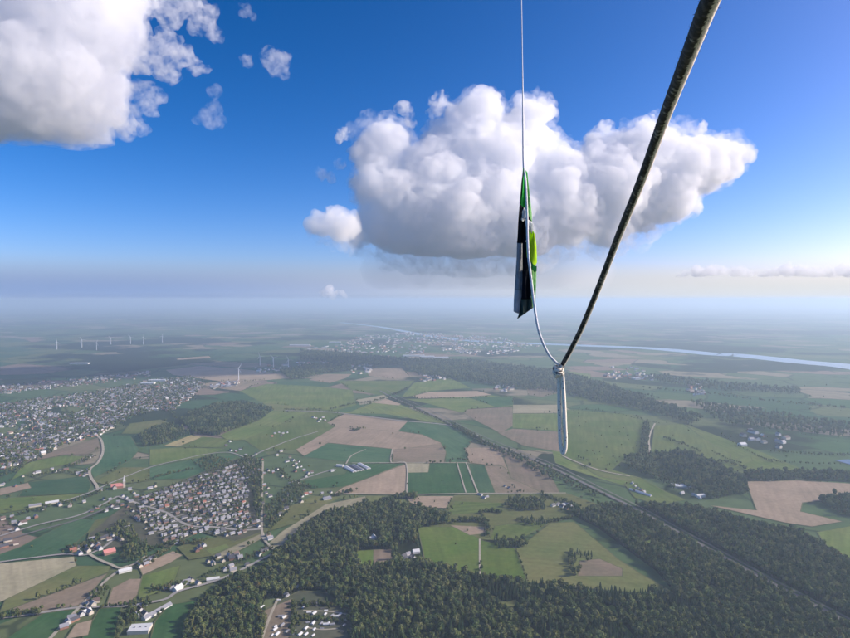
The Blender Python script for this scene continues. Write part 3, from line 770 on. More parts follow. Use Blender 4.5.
# hedges and rows of trees
HEDGES = [
 ([(575, 392), (610, 396), (645, 402)], 14, .8, 3, 'dark hedge on the plain behind the green field'), ([(590, 401), (625, 405), (662, 411)], 13, .8, 3, 'second dark hedge on the plain behind the green field'),
 ([(663, 438), (680, 444), (702, 453)], 11, .6, 2, 'ditch bushes in the yellow green meadow'), ([(560, 384), (600, 388), (660, 399)], 15, 1.0, 6, 'broken belt of trees on the marshy plain'),
 ([(720, 396), (770, 402), (850, 409)], 16, 1.0, 6, 'broken belt of trees towards the river meadows'), ([(740, 420), (790, 424), (850, 426)], 15, .9, 5, 'loose trees along the marsh'), ([(640, 388), (690, 393), (740, 396)], 16, 1.0, 6, 'loose trees round the marsh hamlet'),
 ([(700, 460), (725, 463), (748, 470)], 11, .7, 2, 'hedge beside the far wood'), ([(770, 452), (810, 455), (850, 456)], 14, .7, 2, 'thin hedge on the far meadow'), ([(420, 398), (460, 399), (490, 397)], 14, .6, 2, 'hedge behind the crop fields'),
 ([(150, 405), (170, 411), (176, 420)], 12, .8, 4, 'trees at the edge of the town'), ([(110, 425), (128, 418), (145, 413)], 12, .8, 4, 'trees between town and fields'), ([(0, 478), (16, 470), (30, 462)], 12, .8, 5, 'trees at the near end of the town'),
 ([(392, 399), (430, 416), (480, 441), (520, 458)], 12, .6, 3, 'dark line of bushes along the railway'),
 ([(452, 425), (480, 441), (505, 452), (530, 462), (560, 478), (600, 498)], 9, .8, 5, 'dark belt of trees below the railway'),
 ([(458, 428), (490, 447), (520, 461), (556, 480)], 9, .9, 5, 'thick dark trees in the shade of the railway belt'),
 ([(330, 410), (352, 404.5), (372, 402), (392, 396), (408, 388)], 12, .7, 2, 'hedge winding between the green fields'),
 ([(285, 410), (300, 410.5), (340, 412)], 14, .6, 2, 'low hedge along the far road'),
 ([(448, 460), (467, 460)], 9, .5, 2, 'short dark hedge at the crop corner'),
 ([(352, 430), (356, 431), (360, 429)], 10, .6, 2, 'few bushes on the reddish soil'),
 ([(566, 411), (600, 411), (640, 420), (660, 424)], 14, .5, 1, 'dark hedge behind the big green field'),
 ([(611, 458), (632, 458)], 12, .5, 1, 'bushes in the meadow'), ([(605, 466), (630, 467)], 12, .5, 1, 'bushes in the wet meadow'),
 ([(720, 434), (740, 447), (760, 458), (772, 462)], 12, .6, 1, 'hedge along the meadow ditch'), ([(712, 452), (728, 460), (742, 464)], 12, .5, 1, 'hedge on the yellow green meadow'),
 ([(770, 462), (800, 464), (840, 465)], 14, .6, 1, 'row of bushes on the far meadow'),
 ([(479, 515), (490, 512), (500, 514)], 9, .6, 2, 'bushes at the meadow edge'), ([(455, 523), (470, 521), (484, 523)], 8, .75, 3, 'dark trees casting shade on the meadow'), ([(484, 520), (488, 530), (487, 537)], 8, .7, 2, 'trees at the meadow corner'),
 ([(516, 551), (522, 566), (528, 582)], 7, .35, 1, 'dark hedge between the meadows'),
 ([(-5, 620), (20, 616), (42, 613)], 8, .7, 3, 'dark trees along the field road'),
 ([(100, 609), (126, 606), (150, 602)], 12, .5, 1, 'hedge along the farm road'),
 ([(330, 497), (345, 494), (352, 492)], 9, .6, 2, 'dark trees by the field farmhouse'), ([(384, 502), (395, 499), (408, 497), (415, 500)], 8, .8, 3, 'trees round the house at the edge of the wood'),
 ([(540, 495), (552, 499), (566, 503), (578, 508)], 9, .6, 3, 'bushes round the farm by the railway'), ([(548, 524), (560, 520), (575, 518)], 9, .6, 2, 'hedge at the end of the wood'),
 ([(205, 577), (230, 567), (255, 556), (270, 548)], 11, .5, 3, 'bushes around the roadside houses'), ([(150, 592), (170, 588), (186, 584)], 10, .6, 3, 'trees around the white roofed farm'),
 ([(145, 553), (165, 546), (185, 544), (205, 542)], 11, .6, 3, 'bushes along the lower edge of the village'), ([(140, 567), (152, 560), (166, 552)], 10, .6, 3, 'bushes between the lane and the reddish field'),
 ([(70, 551), (84, 547), (98, 540)], 10, .7, 3, 'trees behind the hamlet'), ([(280, 470), (286, 478), (300, 486), (316, 489)], 11, .6, 3, 'trees round the field hamlet'),
 ([(150, 480), (172, 474), (192, 470)], 12, .6, 2, 'trees along the top of the village'), ([(20, 515), (50, 507), (80, 500), (104, 492)], 12, .6, 3, 'trees along the church road'),
 ([(66, 468), (84, 462), (92, 456)], 12, .6, 4, 'trees round the lane houses'), ([(30, 478), (56, 473), (86, 474)], 14, .6, 2, 'row of trees above the blue green field'),
 ([(296, 606), (320, 607), (350, 606)], 8, .6, 3, 'trees behind the garden cabins'), ([(297, 620), (318, 621), (345, 623)], 9, .5, 2, 'hedge between the rows of garden cabins'), ([(292, 603), (294, 618), (293, 638)], 7, .6, 2, 'hedge dividing the garden plots'),
 ([(258, 612), (262, 625), (258, 640)], 8, .7, 3, 'trees along the garden plots'), ([(342, 604), (352, 616), (352, 640)], 8, .7, 3, 'trees on the wood side of the cabins'),
 ([(394, 530), (396, 545), (397, 562)], 7, .8, 1, 'row of pale trees beside the clearing'),
]
for k_, h_ in enumerate(RIDES):
    sheet('glade', h_, FM[('olive', 'meadow', 'green')[k_ % 3]], 'small grassy glade or ride opening in the wood')
for px, step, size, wob, lab in HEDGES:
    g = catmull([G(*p) for p in px], 12)
    pts = []
    for a, b_ in zip(g[:-1], g[1:]):
        k = max(1, int(np.hypot(*(b_ - a)) / step))
        for t in range(k):
            pts.append(a + (b_ - a) * (t + rng.uniform(0, 1)) / k + rng.normal(0, wob * 1.6, 2))
            if wob > 1: pts.append(a + (b_ - a) * (t + rng.uniform(0, 1)) / k + rng.normal(0, wob * 2.2, 2))
    p = np.array(pts)
    scatter('hedgerow', p, rng.choice([0, 1, 2, 5, 3], len(p), p=[.35, .2, .3, .1, .05]), rng.normal(1, .2, len(p)).clip(.5, 1.5) * size, rng.uniform(0, 6, len(p)), lab)

# sparse bushes and single trees left standing along the field edges
ed = []
for fi, (k, pts) in enumerate(FIELDS):
    if k in ('garden',): continue
    for i in range(len(pts)):
        a, b_ = pts[i], pts[(i + 1) % len(pts)]
        far = (a[1] + b_[1]) / 2 < 432
        if rng.random() > (.42 if far else .17): continue
        ga, gb = G(*a), G(*b_)
        L = np.hypot(*(gb - ga)); n_ = int(L / (16 if far else 11))
        lo = rng.uniform(0, .5); hi = lo + rng.uniform(.25, .6)
        for t in range(n_):
            u = (t + rng.uniform(0, 1)) / max(n_, 1)
            if lo < u < hi and rng.random() < .8: ed.append(ga + (gb - ga) * u + rng.normal(0, 2.2, 2))
ed += [G(rng.uniform(-5, 560), rng.uniform(400, 560)) for _ in range(90)] + [G(rng.uniform(560, 855), rng.uniform(385, 475)) for _ in range(130)]
ed = np.array(ed); ed = ed[off_rail(ed, 22)]
scatter('hedgerow', ed, rng.choice([0, 1, 2, 5], len(ed), p=[.4, .15, .3, .15]), rng.normal(.62, .2, len(ed)).clip(.3, 1.1), rng.uniform(0, 6, len(ed)), 'scattered bushes and trees along the field edges')

# ------------------------------------------------------------------ houses
WALL = {'white': plain('white_render', (0.66, 0.65, 0.61), .85, .06), 'cream': plain('cream_render', (0.58, 0.52, 0.42), .85, .08), 'brick': plain('red_brick', (0.30, 0.16, 0.11), .9, .15)}
ROOF = {'grey': plain('grey_roof', (0.26, 0.26, 0.28), .6, .12), 'dark': plain('dark_roof', (0.075, 0.075, 0.085), .55, .15), 'red': plain('red_tile_roof', (0.30, 0.125, 0.085), .8, .15),
        'brown': plain('brown_tile_roof', (0.15, 0.105, 0.085), .8, .15), 'pale': plain('pale_sheet_roof', (0.62, 0.62, 0.60), .5, .06), 'salmon': plain('salmon_red_roof', (0.55, 0.22, 0.19), .8, .08)}
M_chim = plain('chimney_brick', (0.22, 0.12, 0.09), .9, .15)
def box(x0, x1, y0, y1, z0, z1):
    v = [(x0, y0, z0), (x1, y0, z0), (x1, y1, z0), (x0, y1, z0), (x0, y0, z1), (x1, y0, z1), (x1, y1, z1), (x0, y1, z1)]
    return v, [(3, 2, 1, 0), (4, 5, 6, 7), (0, 1, 5, 4), (1, 2, 6, 5), (2, 3, 7, 6), (3, 0, 4, 7)]
def wall_geo(L, Wd, h, rise):
    a, b = L / 2, Wd / 2
    v = [(-a, -b, -.2), (a, -b, -.2), (a, b, -.2), (-a, b, -.2), (-a, -b, h), (a, -b, h), (a, b, h), (-a, b, h), (-a, 0, h + rise), (a, 0, h + rise)]
    return v, [(0, 1, 5, 4), (2, 3, 7, 6), (1, 2, 6, 9, 5), (3, 0, 4, 8, 7), (3, 2, 1, 0), (4, 5, 9, 8), (6, 7, 8, 9)]
def roof_geo(L, Wd, h, rise):
    a, b, t = L / 2 + .5, Wd / 2 + .6, .3
    e = h - .6 * rise / (Wd / 2) + .06
    z = h + rise + .06
    v = [(-a, -b, e), (a, -b, e), (a, 0, z), (-a, 0, z), (a, b, e), (-a, b, e)]
    v += [(p[0], p[1], p[2] + t) for p in v]
    f = [(6, 7, 8, 9), (9, 8, 10, 11), (1, 0, 3, 2), (2, 3, 5, 4), (0, 1, 7, 6), (4, 5, 11, 10), (1, 2, 8, 7), (2, 4, 10, 8), (3, 0, 6, 9), (5, 3, 9, 11)]
    return v, f
SIZES = [(11, 9, 4.6, 4.0), (14, 9.5, 4.8, 4.3), (18, 9, 4.4, 4.2), (9, 8, 3.4, 3.8)]
cache = {}
def hmesh(what, si, mk):
    k = (what, si, mk)
    if k not in cache:
        vf = wall_geo(*SIZES[si]) if what == 'wall' else roof_geo(*SIZES[si])
        me = mesh(what, *vf)
        me.materials.append((WALL if what == 'wall' else ROOF)[mk])
        cache[k] = me
    return cache[k]
chim = mesh('chimney', *box(-.45, .45, -.45, .45, 0, 2.2)); chim.materials.append(M_chim)
specs = []                         # x, y, angle, size, wall, roof, district
def spec(x, y, a, si=None, wall=None, roof=None, where=''):
    si = int(rng.choice(4, p=[.4, .3, .1, .2])) if si is None else si
    wall = wall or str(rng.choice(['white', 'cream', 'brick'], p=[.40, .36, .24]))
    roof = roof or str(rng.choice(['grey', 'dark', 'red', 'brown'], p=[.52, .27, .03, .18]))
    specs.append((x, y, a, si, wall, roof, where))
VILLAGE = [(136, 502), (150, 495), (160, 491), (176, 486), (190, 480), (205, 476), (222, 470), (236, 462), (250, 463), (258, 470), (250, 478), (248, 490), (247, 505), (252, 520), (262, 524), (262, 530), (238, 541), (222, 536), (200, 533), (176, 546), (166, 545), (150, 528), (136, 520)]
main_road = np.array(catmull([G(*p) for p in [(118, 497), (140, 505), (165, 513), (178, 521), (192, 527), (215, 528), (240, 531), (261, 530)]]))
poly = np.array([G(*p) for p in VILLAGE])
c0 = poly.mean(0)
ux, uy = np.array((1, 1)) / math.sqrt(2), np.array((-1, 1)) / math.sqrt(2)
garden_trees = []
for j in range(-15, 15):            # village streets between the rows
    run = []
    for t in np.arange(-420, 420, 12.0):
        q = c0 + ux * t + uy * (j * 42 + 10.5 + 4 * math.sin(t / 90 + j))
        if inside(poly, q[:1].copy(), q[1:].copy())[0]: run.append(q)
        else:
            if len(run) > 6: ribbon_g('street', run, 4.5, M_road, 'narrow street between the village rows')
            run = []
    if len(run) > 6: ribbon_g('street', run, 4.5, M_road, 'narrow street between the village rows')
for j in range(-30, 31):
    row = j * 21.0 + (5 if j % 2 else -5)
    for i in range(-30, 31):
        p = c0 + ux * (i * 17.5 + (j % 3) * 5 + rng.uniform(-2.5, 2.5)) + uy * (row + rng.uniform(-2, 2))
        if not inside(poly, np.array([p[0]]), np.array([p[1]]))[0]: continue
        dr = np.hypot(*(main_road - p).T).min()
        if dr < 11: continue
        if rng.random() < .10:
            garden_trees.append(p); continue
        px_, py_ = project(p[0], p[1], 0)
        where = 'beside the curving village road' if dr < 32 else 'in the village rows near the avenue of trees' if px_ > 232 else 'on the lower edge of the village' if py_ > 527 else 'on the upper edge of the village' if py_ < 484 else 'in the middle of the dense village' if px_ > 180 else 'in the village rows towards the church'
        a = math.pi / 4 + rng.normal(0, .06) + (math.pi / 2 if rng.random() < .14 else 0)
        spec(p[0], p[1], a, where=where)
        for _ in range(4):
            if rng.random() < .6: garden_trees.append(p + uy * 10.5 + rng.uniform(-6, 6, 2))
def cluster(pts, where, a=None, spread=7, **k):
    for q in pts:
        g = G(*q[:2])
        spec(g[0], g[1], (rng.choice([.7, 2.3]) if a is None else a) + rng.normal(0, .12), where=where, **k)
        if rng.random() < .6: garden_trees.append(g + rng.normal(0, 14, 2))
cluster([(73, 552), (76, 550), (79, 548.5), (84, 546), (87, 548.5), (92, 547), (95, 549), (98, 546.5), (103, 540), (106, 538), (109, 541), (113, 537), (117, 540), (121, 541), (124, 533), (127, 530), (92, 541), (88, 552), (80, 555), (100, 550)], 'in the hamlet near the red roofed barn')
cluster([(101, 491), (104, 500), (110, 500), (118, 503), (123, 497), (127, 499), (131, 503), (134, 494), (137, 497), (142, 500), (146, 504), (122, 506), (116, 509), (128, 508), (133, 512), (140, 512), (97, 509), (92, 512), (147, 498), (139, 522), (146, 530), (151, 535), (130, 490), (150, 489), (155, 487), (112, 507), (106, 512)], 'between the church and the village')
cluster([(290, 458), (293, 461), (296, 464), (299, 462), (293, 466), (297, 468), (301, 467), (304, 471), (308, 474), (312, 473), (287, 462), (306, 477), (298, 483), (295, 472)], 'in the field hamlet near the long sheds')
cluster([(302, 497), (306, 495), (310, 494), (325, 500), (328, 499), (322, 494), (331, 493), (347, 492), (350, 491), (301, 503), (283, 502), (288, 496), (291, 503), (286, 510), (280, 516)], 'in the loose gardens behind the avenue')
cluster([(384, 500), (388, 499), (392, 500)], 'at the upper edge of the curved wood')
cluster([(223, 562), (229, 557), (236, 556), (240, 559), (225, 571), (231, 568), (233, 572), (213, 565), (208, 563), (218, 558), (262, 553), (259, 556), (266, 551), (200, 549), (204, 547), (197, 552), (270, 540), (268, 537), (247, 566)], 'by the road above the wood')
cluster([(165, 590), (168, 589), (172, 590), (175, 588), (182, 586), (187, 584), (191, 582), (198, 585)], 'in the farm group by the wood road')
cluster([(150, 563), (146, 566), (140, 568), (152, 560)], 'on the farm between the reddish fields')
cluster([(90, 604), (93, 606), (88, 606), (96, 603), (82, 616), (89, 614), (72, 620), (68, 624), (64, 629)], 'on the lane side farms')
cluster([(140, 612), (145, 616), (136, 618), (142, 608), (131, 616)], 'among the trees by the large pale hall')
cluster([(404, 558), (408, 556), (413, 559), (406, 562), (411, 562)], 'in the farmyard inside the wood')
cluster([(264, 486), (268, 489), (266, 494), (270, 497), (262, 505), (268, 510), (265, 517), (272, 520), (262, 460), (256, 466), (259, 471), (264, 474), (268, 471), (273, 473), (277, 470), (282, 477), (252, 459), (256, 455), (246, 456), (281, 452), (277, 456), (231, 451), (236, 452), (240, 450), (226, 446), (230, 442)], 'along the avenue beyond the village')
cluster([(275, 434), (279, 433), (283, 434), (287, 433), (272, 437), (281, 436), (313, 418), (316, 419), (320, 420), (323, 418), (318, 422), (325, 421)], 'in the small hamlet before the reddish fields')
cluster([(16, 487), (23, 477), (34, 474), (38, 473), (52, 470), (56, 472), (60, 471), (66, 470), (78, 474), (82, 472), (86, 475), (88, 470), (90, 458), (94, 457), (4, 484), (2, 486), (80, 476), (84, 477)], 'on the lane below the town')
cluster([(3, 520), (14, 524), (20, 525), (24, 524), (10, 530), (17, 531), (36, 518), (44, 510), (8, 542), (16, 545), (4, 548), (28, 520), (12, 518), (60, 506), (84, 503), (70, 507)], 'along the church road')
cluster([(558, 506), (562, 508), (566, 506), (570, 508), (553, 507), (566, 510), (574, 510)], 'in the farm by the railway meadow')
cluster([(480, 496), (484, 499), (487, 498), (505, 487), (509, 489)], 'beside the farm track in the meadow')
cluster([(635, 487), (638, 489), (641, 491), (644, 493), (632, 484), (700, 499), (694, 496), (682, 494)], 'in the hamlet beyond the railway')
def town(px, n, where, dens=1.0):
    poly = np.array([G(*p) for p in px]); lo, hi = poly.min(0), poly.max(0)
    out = []
    while len(out) < n:
        x, y = rng.uniform(lo[0], hi[0], 4000), rng.uniform(lo[1], hi[1], 4000)
        ok = inside(poly, x, y)
        if dens < 1: 
            q = np.array([mnoise.noise(Vector((a / 260, b / 260, 7))) for a, b in zip(x, y)]); ok &= q > rng.uniform(-.35, .35, len(x))
        out += list(zip(x[ok], y[ok]))
    for x, y in out[:n]:
        a = 0.5 + 0.9 * mnoise.noise(Vector((x / 400, y / 400, 0))) + (math.pi / 2 if rng.random() < .4 else 0)
        towns.append((x, y, a, int(rng.choice(4, p=[.3, .3, .25, .15])), str(rng.choice(['white', 'cream', 'brick'], p=[.34, .38, .28])), str(rng.choice(['grey', 'dark', 'red', 'brown', 'pale'], p=[.38, .30, .06, .20, .06]))))
towns = []
town([(-10, 470), (20, 462), (60, 446), (98, 436), (120, 424), (140, 412), (172, 411), (188, 400), (200, 388), (190, 378), (150, 380), (110, 390), (60, 396), (0, 405), (-10, 430)], 2300, '', .8)
town([(60, 432), (98, 434), (122, 420), (140, 409), (170, 408), (186, 396), (150, 392), (110, 404), (70, 416)], 800, '')
town([(150, 388), (190, 378), (205, 384), (170, 396)], 160, '')
town([(-10, 396), (60, 388), (150, 378), (150, 372), (60, 380), (-10, 388)], 260, '', .6)
town([(-10, 474), (20, 464), (60, 448), (20, 448), (-10, 456)], 200, '', .8)
TOWN_N = len(towns)
town([(290, 352), (345, 343), (360, 336), (420, 332), (500, 338), (540, 346), (500, 356), (440, 354), (380, 358), (320, 358)], 800, '', .8)
town([(600, 366), (640, 368), (650, 374), (622, 382), (604, 378)], 30, ''); town([(686, 384), (704, 384), (706, 396), (686, 396)], 26, ''); town([(636, 376), (652, 376), (652, 381), (636, 381)], 9, '')
town([(350, 366), (370, 364), (372, 374), (350, 374)], 26, ''); town([(418, 376), (450, 372), (452, 380), (420, 382)], 20, ''); town([(495, 385), (512, 383), (514, 392), (496, 393)], 18, '')
town([(735, 430), (790, 434), (786, 450), (735, 446)], 14, '')
town([(210, 385), (240, 381), (240, 386), (212, 390)], 34, '')
town([(255, 375), (330, 365), (330, 360), (250, 368)], 40, '')

def in_frame(s):
    a, b_ = project(s[0], s[1], 4)
    return -1 < a < 851 and b_ < 640
inf = sorted([s for s in specs if in_frame(s)], key=lambda s: s[1])
solo, rest = inf[:300], inf[300:]
protos = {}
ROOFW = {'grey': 'grey', 'dark': 'dark', 'red': 'red tiled', 'brown': 'brown tiled', 'pale': 'pale'}
SZW = ['', 'longish ', 'long ', 'small ']
for x, y, a, si, wl_, rf, where in solo:
    k = (si, wl_, rf)
    if k not in protos:
        r_ = empty('house')
        kids = [link('wall', hmesh('wall', si, wl_), None, r_), link('roof', hmesh('roof', si, rf), None, r_)]
        if si != 3: kids.append(link('chimney', chim, None, r_, (SIZES[si][0] * .22, .6, SIZES[si][2] + SIZES[si][3] - .9)))
        protos[k] = (r_, kids)
    else:
        src, kids = protos[k]
        r_ = src.copy(); COL.objects.link(r_)
        for c in kids:
            d = c.copy(); COL.objects.link(d); d.parent = r_
    r_.location = (x, y, 1.2); r_.rotation_euler = (0, 0, a); r_.scale = (.84, .84, .84) if 'village' in where else (1, 1, 1)
    lab = f'{SZW[si]}{wl_} house, {ROOFW[rf]} roof, {where}'
    tag(r_, lab, 'house', 'houses ' + where)
def joined(name, items, label, floor=0.3, scale=1.0, smin=1.0):
    """Far houses, too small to pick apart: real gabled houses in one mesh."""
    V, F, MI = [], [], []
    mats = list(WALL.values()) + list(ROOF.values()); wk, rk = list(WALL), list(ROOF)
    for it in items:
        x, y, a, si, w_, r_ = it[:6]
        c, s = math.cos(a), math.sin(a)
        L, Wd, h, ri = SIZES[si]
        q = scale * rng.uniform(smin, 1.6) if scale > 1 else .86
        for (vv, ff), mi in ((wall_geo(L * q, Wd * q, h * min(q, 2), ri * min(q, 1.5)), wk.index(w_)), (roof_geo(L * q, Wd * q, h * min(q, 2), ri * min(q, 1.5)), 3 + rk.index(r_))):
            k = len(V)
            V += [(x + p[0] * c - p[1] * s, y + p[0] * s + p[1] * c, p[2] + floor) for p in vv]
            F += [tuple(i + k for i in f) for f in ff]; MI += [mi] * len(ff)
    me = mesh(name, V, F)
    for m in mats: me.materials.append(m)
    me.polygons.foreach_set('material_index', MI)
    return tag(link(name, me), label, None, None, 'stuff')
joined('village_houses', rest, 'crowded smaller houses farther back in the villages')
joined('town_houses', towns[:TOWN_N], 'dense town of white walled houses at the far side of the fields', 0.3, 1.001, .72)
joined('city_houses', towns[TOWN_N:], 'pale specks of a distant city on the hazy plain', 0.3, 1.6, .8)
gt = np.array(garden_trees)
scatter('garden_trees', gt, rng.choice([0, 2, 5, 1, 3], len(gt), p=[.35, .3, .15, .1, .1]), rng.normal(.60, .16, len(gt)).clip(.3, 1), rng.uniform(0, 6, len(gt)), 'garden trees and bushes between the houses')
tt = np.array([(t[0] + rng.normal(0, 22), t[1] + rng.normal(0, 22)) for t in towns[:TOWN_N] for _ in range(2) if rng.random() < .75])
scatter('town_trees', tt, rng.choice([0, 2, 1], len(tt)), rng.normal(.85, .2, len(tt)).clip(.4, 1.4), rng.uniform(0, 6, len(tt)), 'trees between the houses of the town')

# ---- larger buildings, one by one
def barn(px, py, L, Wd, h, rise, ang, wall, roof, label, name='barn', cat='barn', wing=None, flat=False):
    g = G(px, py)
    r_ = empty(name, (g[0], g[1], .3), ang)
    if flat:
        v, f = box(-L / 2, L / 2, -Wd / 2, Wd / 2, -.2, h); link('wall', mesh('wall', v, f), WALL[wall], r_)
        v, f = box(-L / 2 - .3, L / 2 + .3, -Wd / 2 - .3, Wd / 2 + .3, h + .003, h + .7); link('roof', mesh('roof', v, f), ROOF[roof], r_)
        for k in range(3):
            v, f = box(-L * .3 + k * L * .28, -L * .3 + k * L * .28 + 3, -1.2, 1.2, h + .7, h + 1.8); link('skylight', mesh('skylight', v, f), ROOF['grey'], r_)
    else:
        link('wall', mesh('wall', *wall_geo(L, Wd, h, rise)), WALL[wall], r_)
        link('roof', mesh('roof', *roof_geo(L, Wd, h, rise)), ROOF[roof], r_)
        v, f = box(L / 2 + .003, L / 2 + .12, -Wd * .18, Wd * .18, 0, h * .8); link('door', mesh('door', v, f), ROOF['brown'], r_)
    if wing:
        wx, wy, wL, wW = wing
        o = link('wing', mesh('wing', *wall_geo(wL, wW, h * .9, rise * .7)), WALL[wall], r_, (wx, wy, 0)); o.rotation_euler = (0, 0, math.pi / 2)
        o2 = link('wing_roof', mesh('wing_roof', *roof_geo(wL, wW, h * .9, rise * .7)), ROOF[roof], r_, (wx, wy, .02)); o2.rotation_euler = (0, 0, math.pi / 2)
    return tag(r_, label, cat)
barn(109, 553.5, 25, 17, 5, 6, .80, 'brick', 'salmon', 'barn with a bright salmon red roof at the end of the hamlet')
barn(140, 631, 36, 25, 6, 0, .12, 'cream', 'pale', 'large pale flat roofed hall among trees by the wood', 'hall', 'hall', None, True)
barn(157, 613, 62, 12, 4, 3.5, 1.12, 'white', 'grey', 'long narrow shed with a grey roof above the pale hall', 'shed', 'shed')
barn(178, 590, 20, 11, 5, 4.5, 1.2, 'white', 'pale', 'white barn with a pale roof at the bend of the wood road')
barn(86, 614, 18, 9, 4.5, 4, 1.0, 'white', 'pale', 'bright white barn beside the lane below the road')
barn(72, 622, 24, 10, 4, 3.5, 1.05, 'brick', 'dark', 'brick barn with a dark roof along the lower farm lane')
barn(125, 572, 26, 11, 4.5, 3.5, .65, 'white', 'pale', 'white roofed barn in the farm on the pale lane')
barn(147, 562.5, 22, 10, 4, 3.5, .65, 'white', 'grey', 'grey roofed barn between the two reddish fields')
barn(234, 559, 22, 15, 5, 6, .4, 'brick', 'dark', 'farmhouse with a broad dark roof by the wood road', 'farmhouse', 'farmhouse')
barn(213, 580.5, 26, 9, 3.8, 3, .35, 'white', 'pale', 'white roofed shed beside the road above the wood', 'shed', 'shed')
barn(374, 538.5, 15, 9, 5, 4, 1.9, 'white', 'pale', 'white angled house standing alone in the wood clearing', 'villa', 'house', (-5, 6, 12, 8))
barn(416, 553, 16, 12, 5, 4, .3, 'white', 'pale', 'bright white barn at the edge of the bright meadow')
barn(408, 560, 22, 12, 5, 4.5, .5, 'cream', 'dark', 'dark roofed farmhouse in the yard inside the wood', 'farmhouse', 'farmhouse')
barn(327, 500, 24, 14, 5, 4, .45, 'white', 'grey', 'white farmhouse standing alone in the olive field', 'farmhouse', 'farmhouse', (-4, 9, 14, 9))
barn(338, 545, 12, 9, 4, 4, .4, 'white', 'grey', 'small white house hidden in the curved wood', 'villa', 'house')
for q, lab, rf in (((350, 470), 'first of the long pale sheds by the field farm', 'pale'), ((354.5, 469), 'second long shed with a dark roof by the field farm', 'dark'), ((358, 468.5), 'third of the long sheds with a grey roof by the field farm', 'grey'), ((364, 467), 'outermost long pale shed by the field farm', 'pale')):
    barn(q[0], q[1], 78, 15, 3.6, 3, -1.02, 'white', rf, lab, 'shed', 'shed')
barn(340, 466.5, 26, 14, 4, 3.5, -.3, 'white', 'pale', 'short pale barn beside the long sheds')
barn(332, 471.5, 12, 9, 4, 3.5, .6, 'white', 'grey', 'small house on the access road to the sheds', 'villa', 'house')
barn(35, 507, 30, 16, 6, 3, .6, 'cream', 'grey', 'grey depot beside the railway near the church road', 'depot', 'depot')
barn(52, 504, 34, 18, 6, 3, .6, 'cream', 'pale', 'pale oval roofed depot below the blue green field', 'depot', 'depot')
for q in ((566, 506, .2), (574, 508, .9)):
    barn(q[0], q[1], 24, 12, 4.5, 3.5, q[2], 'white', 'pale' if q[2] < .5 else 'grey', 'pale roofed barn by the railway meadow' if q[2] < .5 else 'grey roofed barn by the railway meadow')
for i, q in enumerate(((636, 492), (640.5, 493.5), (645, 495))):
    barn(q[0], q[1], 44, 10, 3.5, 2.6, -.95, 'white', 'pale', ['first', 'middle', 'last'][i] + ' of three long pale sheds beyond the railway', 'shed', 'shed')
barn(683, 487, 70, 30, 5, 3, -.2, 'cream', 'pale', 'wide pale glasshouse near the wood beyond the railway', 'glasshouse', 'glasshouse')
barn(700, 497, 26, 14, 6, 3, .2, 'white', 'pale', 'bright hall at the tip of the far wood', 'hall', 'hall')
FARB = [(414, 356.5, 220, 60, 14, 'bright long warehouse in front of the distant city'), (427, 357.6, 150, 70, 14, 'bright wide warehouse right of the long one before the city'), (441, 358.3, 150, 50, 12, 'pale warehouse at the end of the row before the city'), (432, 362, 90, 40, 10, 'small pale warehouse in front of the forest'),
        (300, 346, 260, 70, 16, 'bright factory roof far off near the haze'), (335, 343, 160, 60, 16, 'pale factory hall near the distant city'), (158, 381, 120, 50, 9, 'white factory roof at the edge of the town'), (148, 384, 90, 45, 9, 'white hall next to the factory in the town'), (182, 382, 100, 40, 9, 'long white hall at the end of the town'),
        (228, 386, 90, 30, 8, 'white sheds group beyond the wood'), (80, 364, 160, 50, 10, 'bright roof in the shaded plain'), (150, 410, 80, 26, 8, 'white hall in the town near the wood'), (636, 379, 60, 34, 9, 'bright roof on the wide marshy plain'), (142, 409, 60, 20, 8, 'long pale school roof in the town')]
for px_, py_, L, Wd, h, lab in FARB:
    barn(px_, py_, L, Wd, h, 0, .1, 'white', 'pale', lab, 'warehouse', 'warehouse', None, True)

# church
g = G(117, 488.5)
ch = empty('church', (g[0], g[1], .3), .5)
tag(ch, 'brick church with red roofs and a pale slender spire beside the village', 'church')
link('nave', mesh('nave', *wall_geo(34, 15, 8, 8)), WALL['brick'], ch)
link('nave_roof', mesh('nave_roof', *roof_geo(34, 15, 8, 8)), ROOF['salmon'], ch)
o = link('transept', mesh('transept', *wall_geo(26, 11, 7, 6)), WALL['cream'], ch, (-6, 0, 0)); o.rotation_euler = (0, 0, math.pi / 2)
o = link('transept_roof', mesh('transept_roof', *roof_geo(26, 11, 7, 6)), ROOF['red'], ch, (-6, 0, .02)); o.rotation_euler = (0, 0, math.pi / 2)
v, f = box(-3.5, 3.5, -3.5, 3.5, 0, 20); link('tower', mesh('tower', v, f), WALL['cream'], ch, (20.6, 0, 0))
v = [(-3.9, -3.9, 20.01), (3.9, -3.9, 20.01), (3.9, 3.9, 20.01), (-3.9, 3.9, 20.01), (0, 0, 40)]
link('spire', mesh('spire', v, [(3, 2, 1, 0), (0, 1, 4), (1, 2, 4), (2, 3, 4), (3, 0, 4)]), ROOF['pale'], ch, (20.6, 0, 0))
for yy in (-1.8, 1.8):
    v, f = box(24.103, 24.2, yy - .7, yy + .7, 13, 17); link('belfry_window', mesh('belfry_window', v, f), ROOF['dark'], ch)

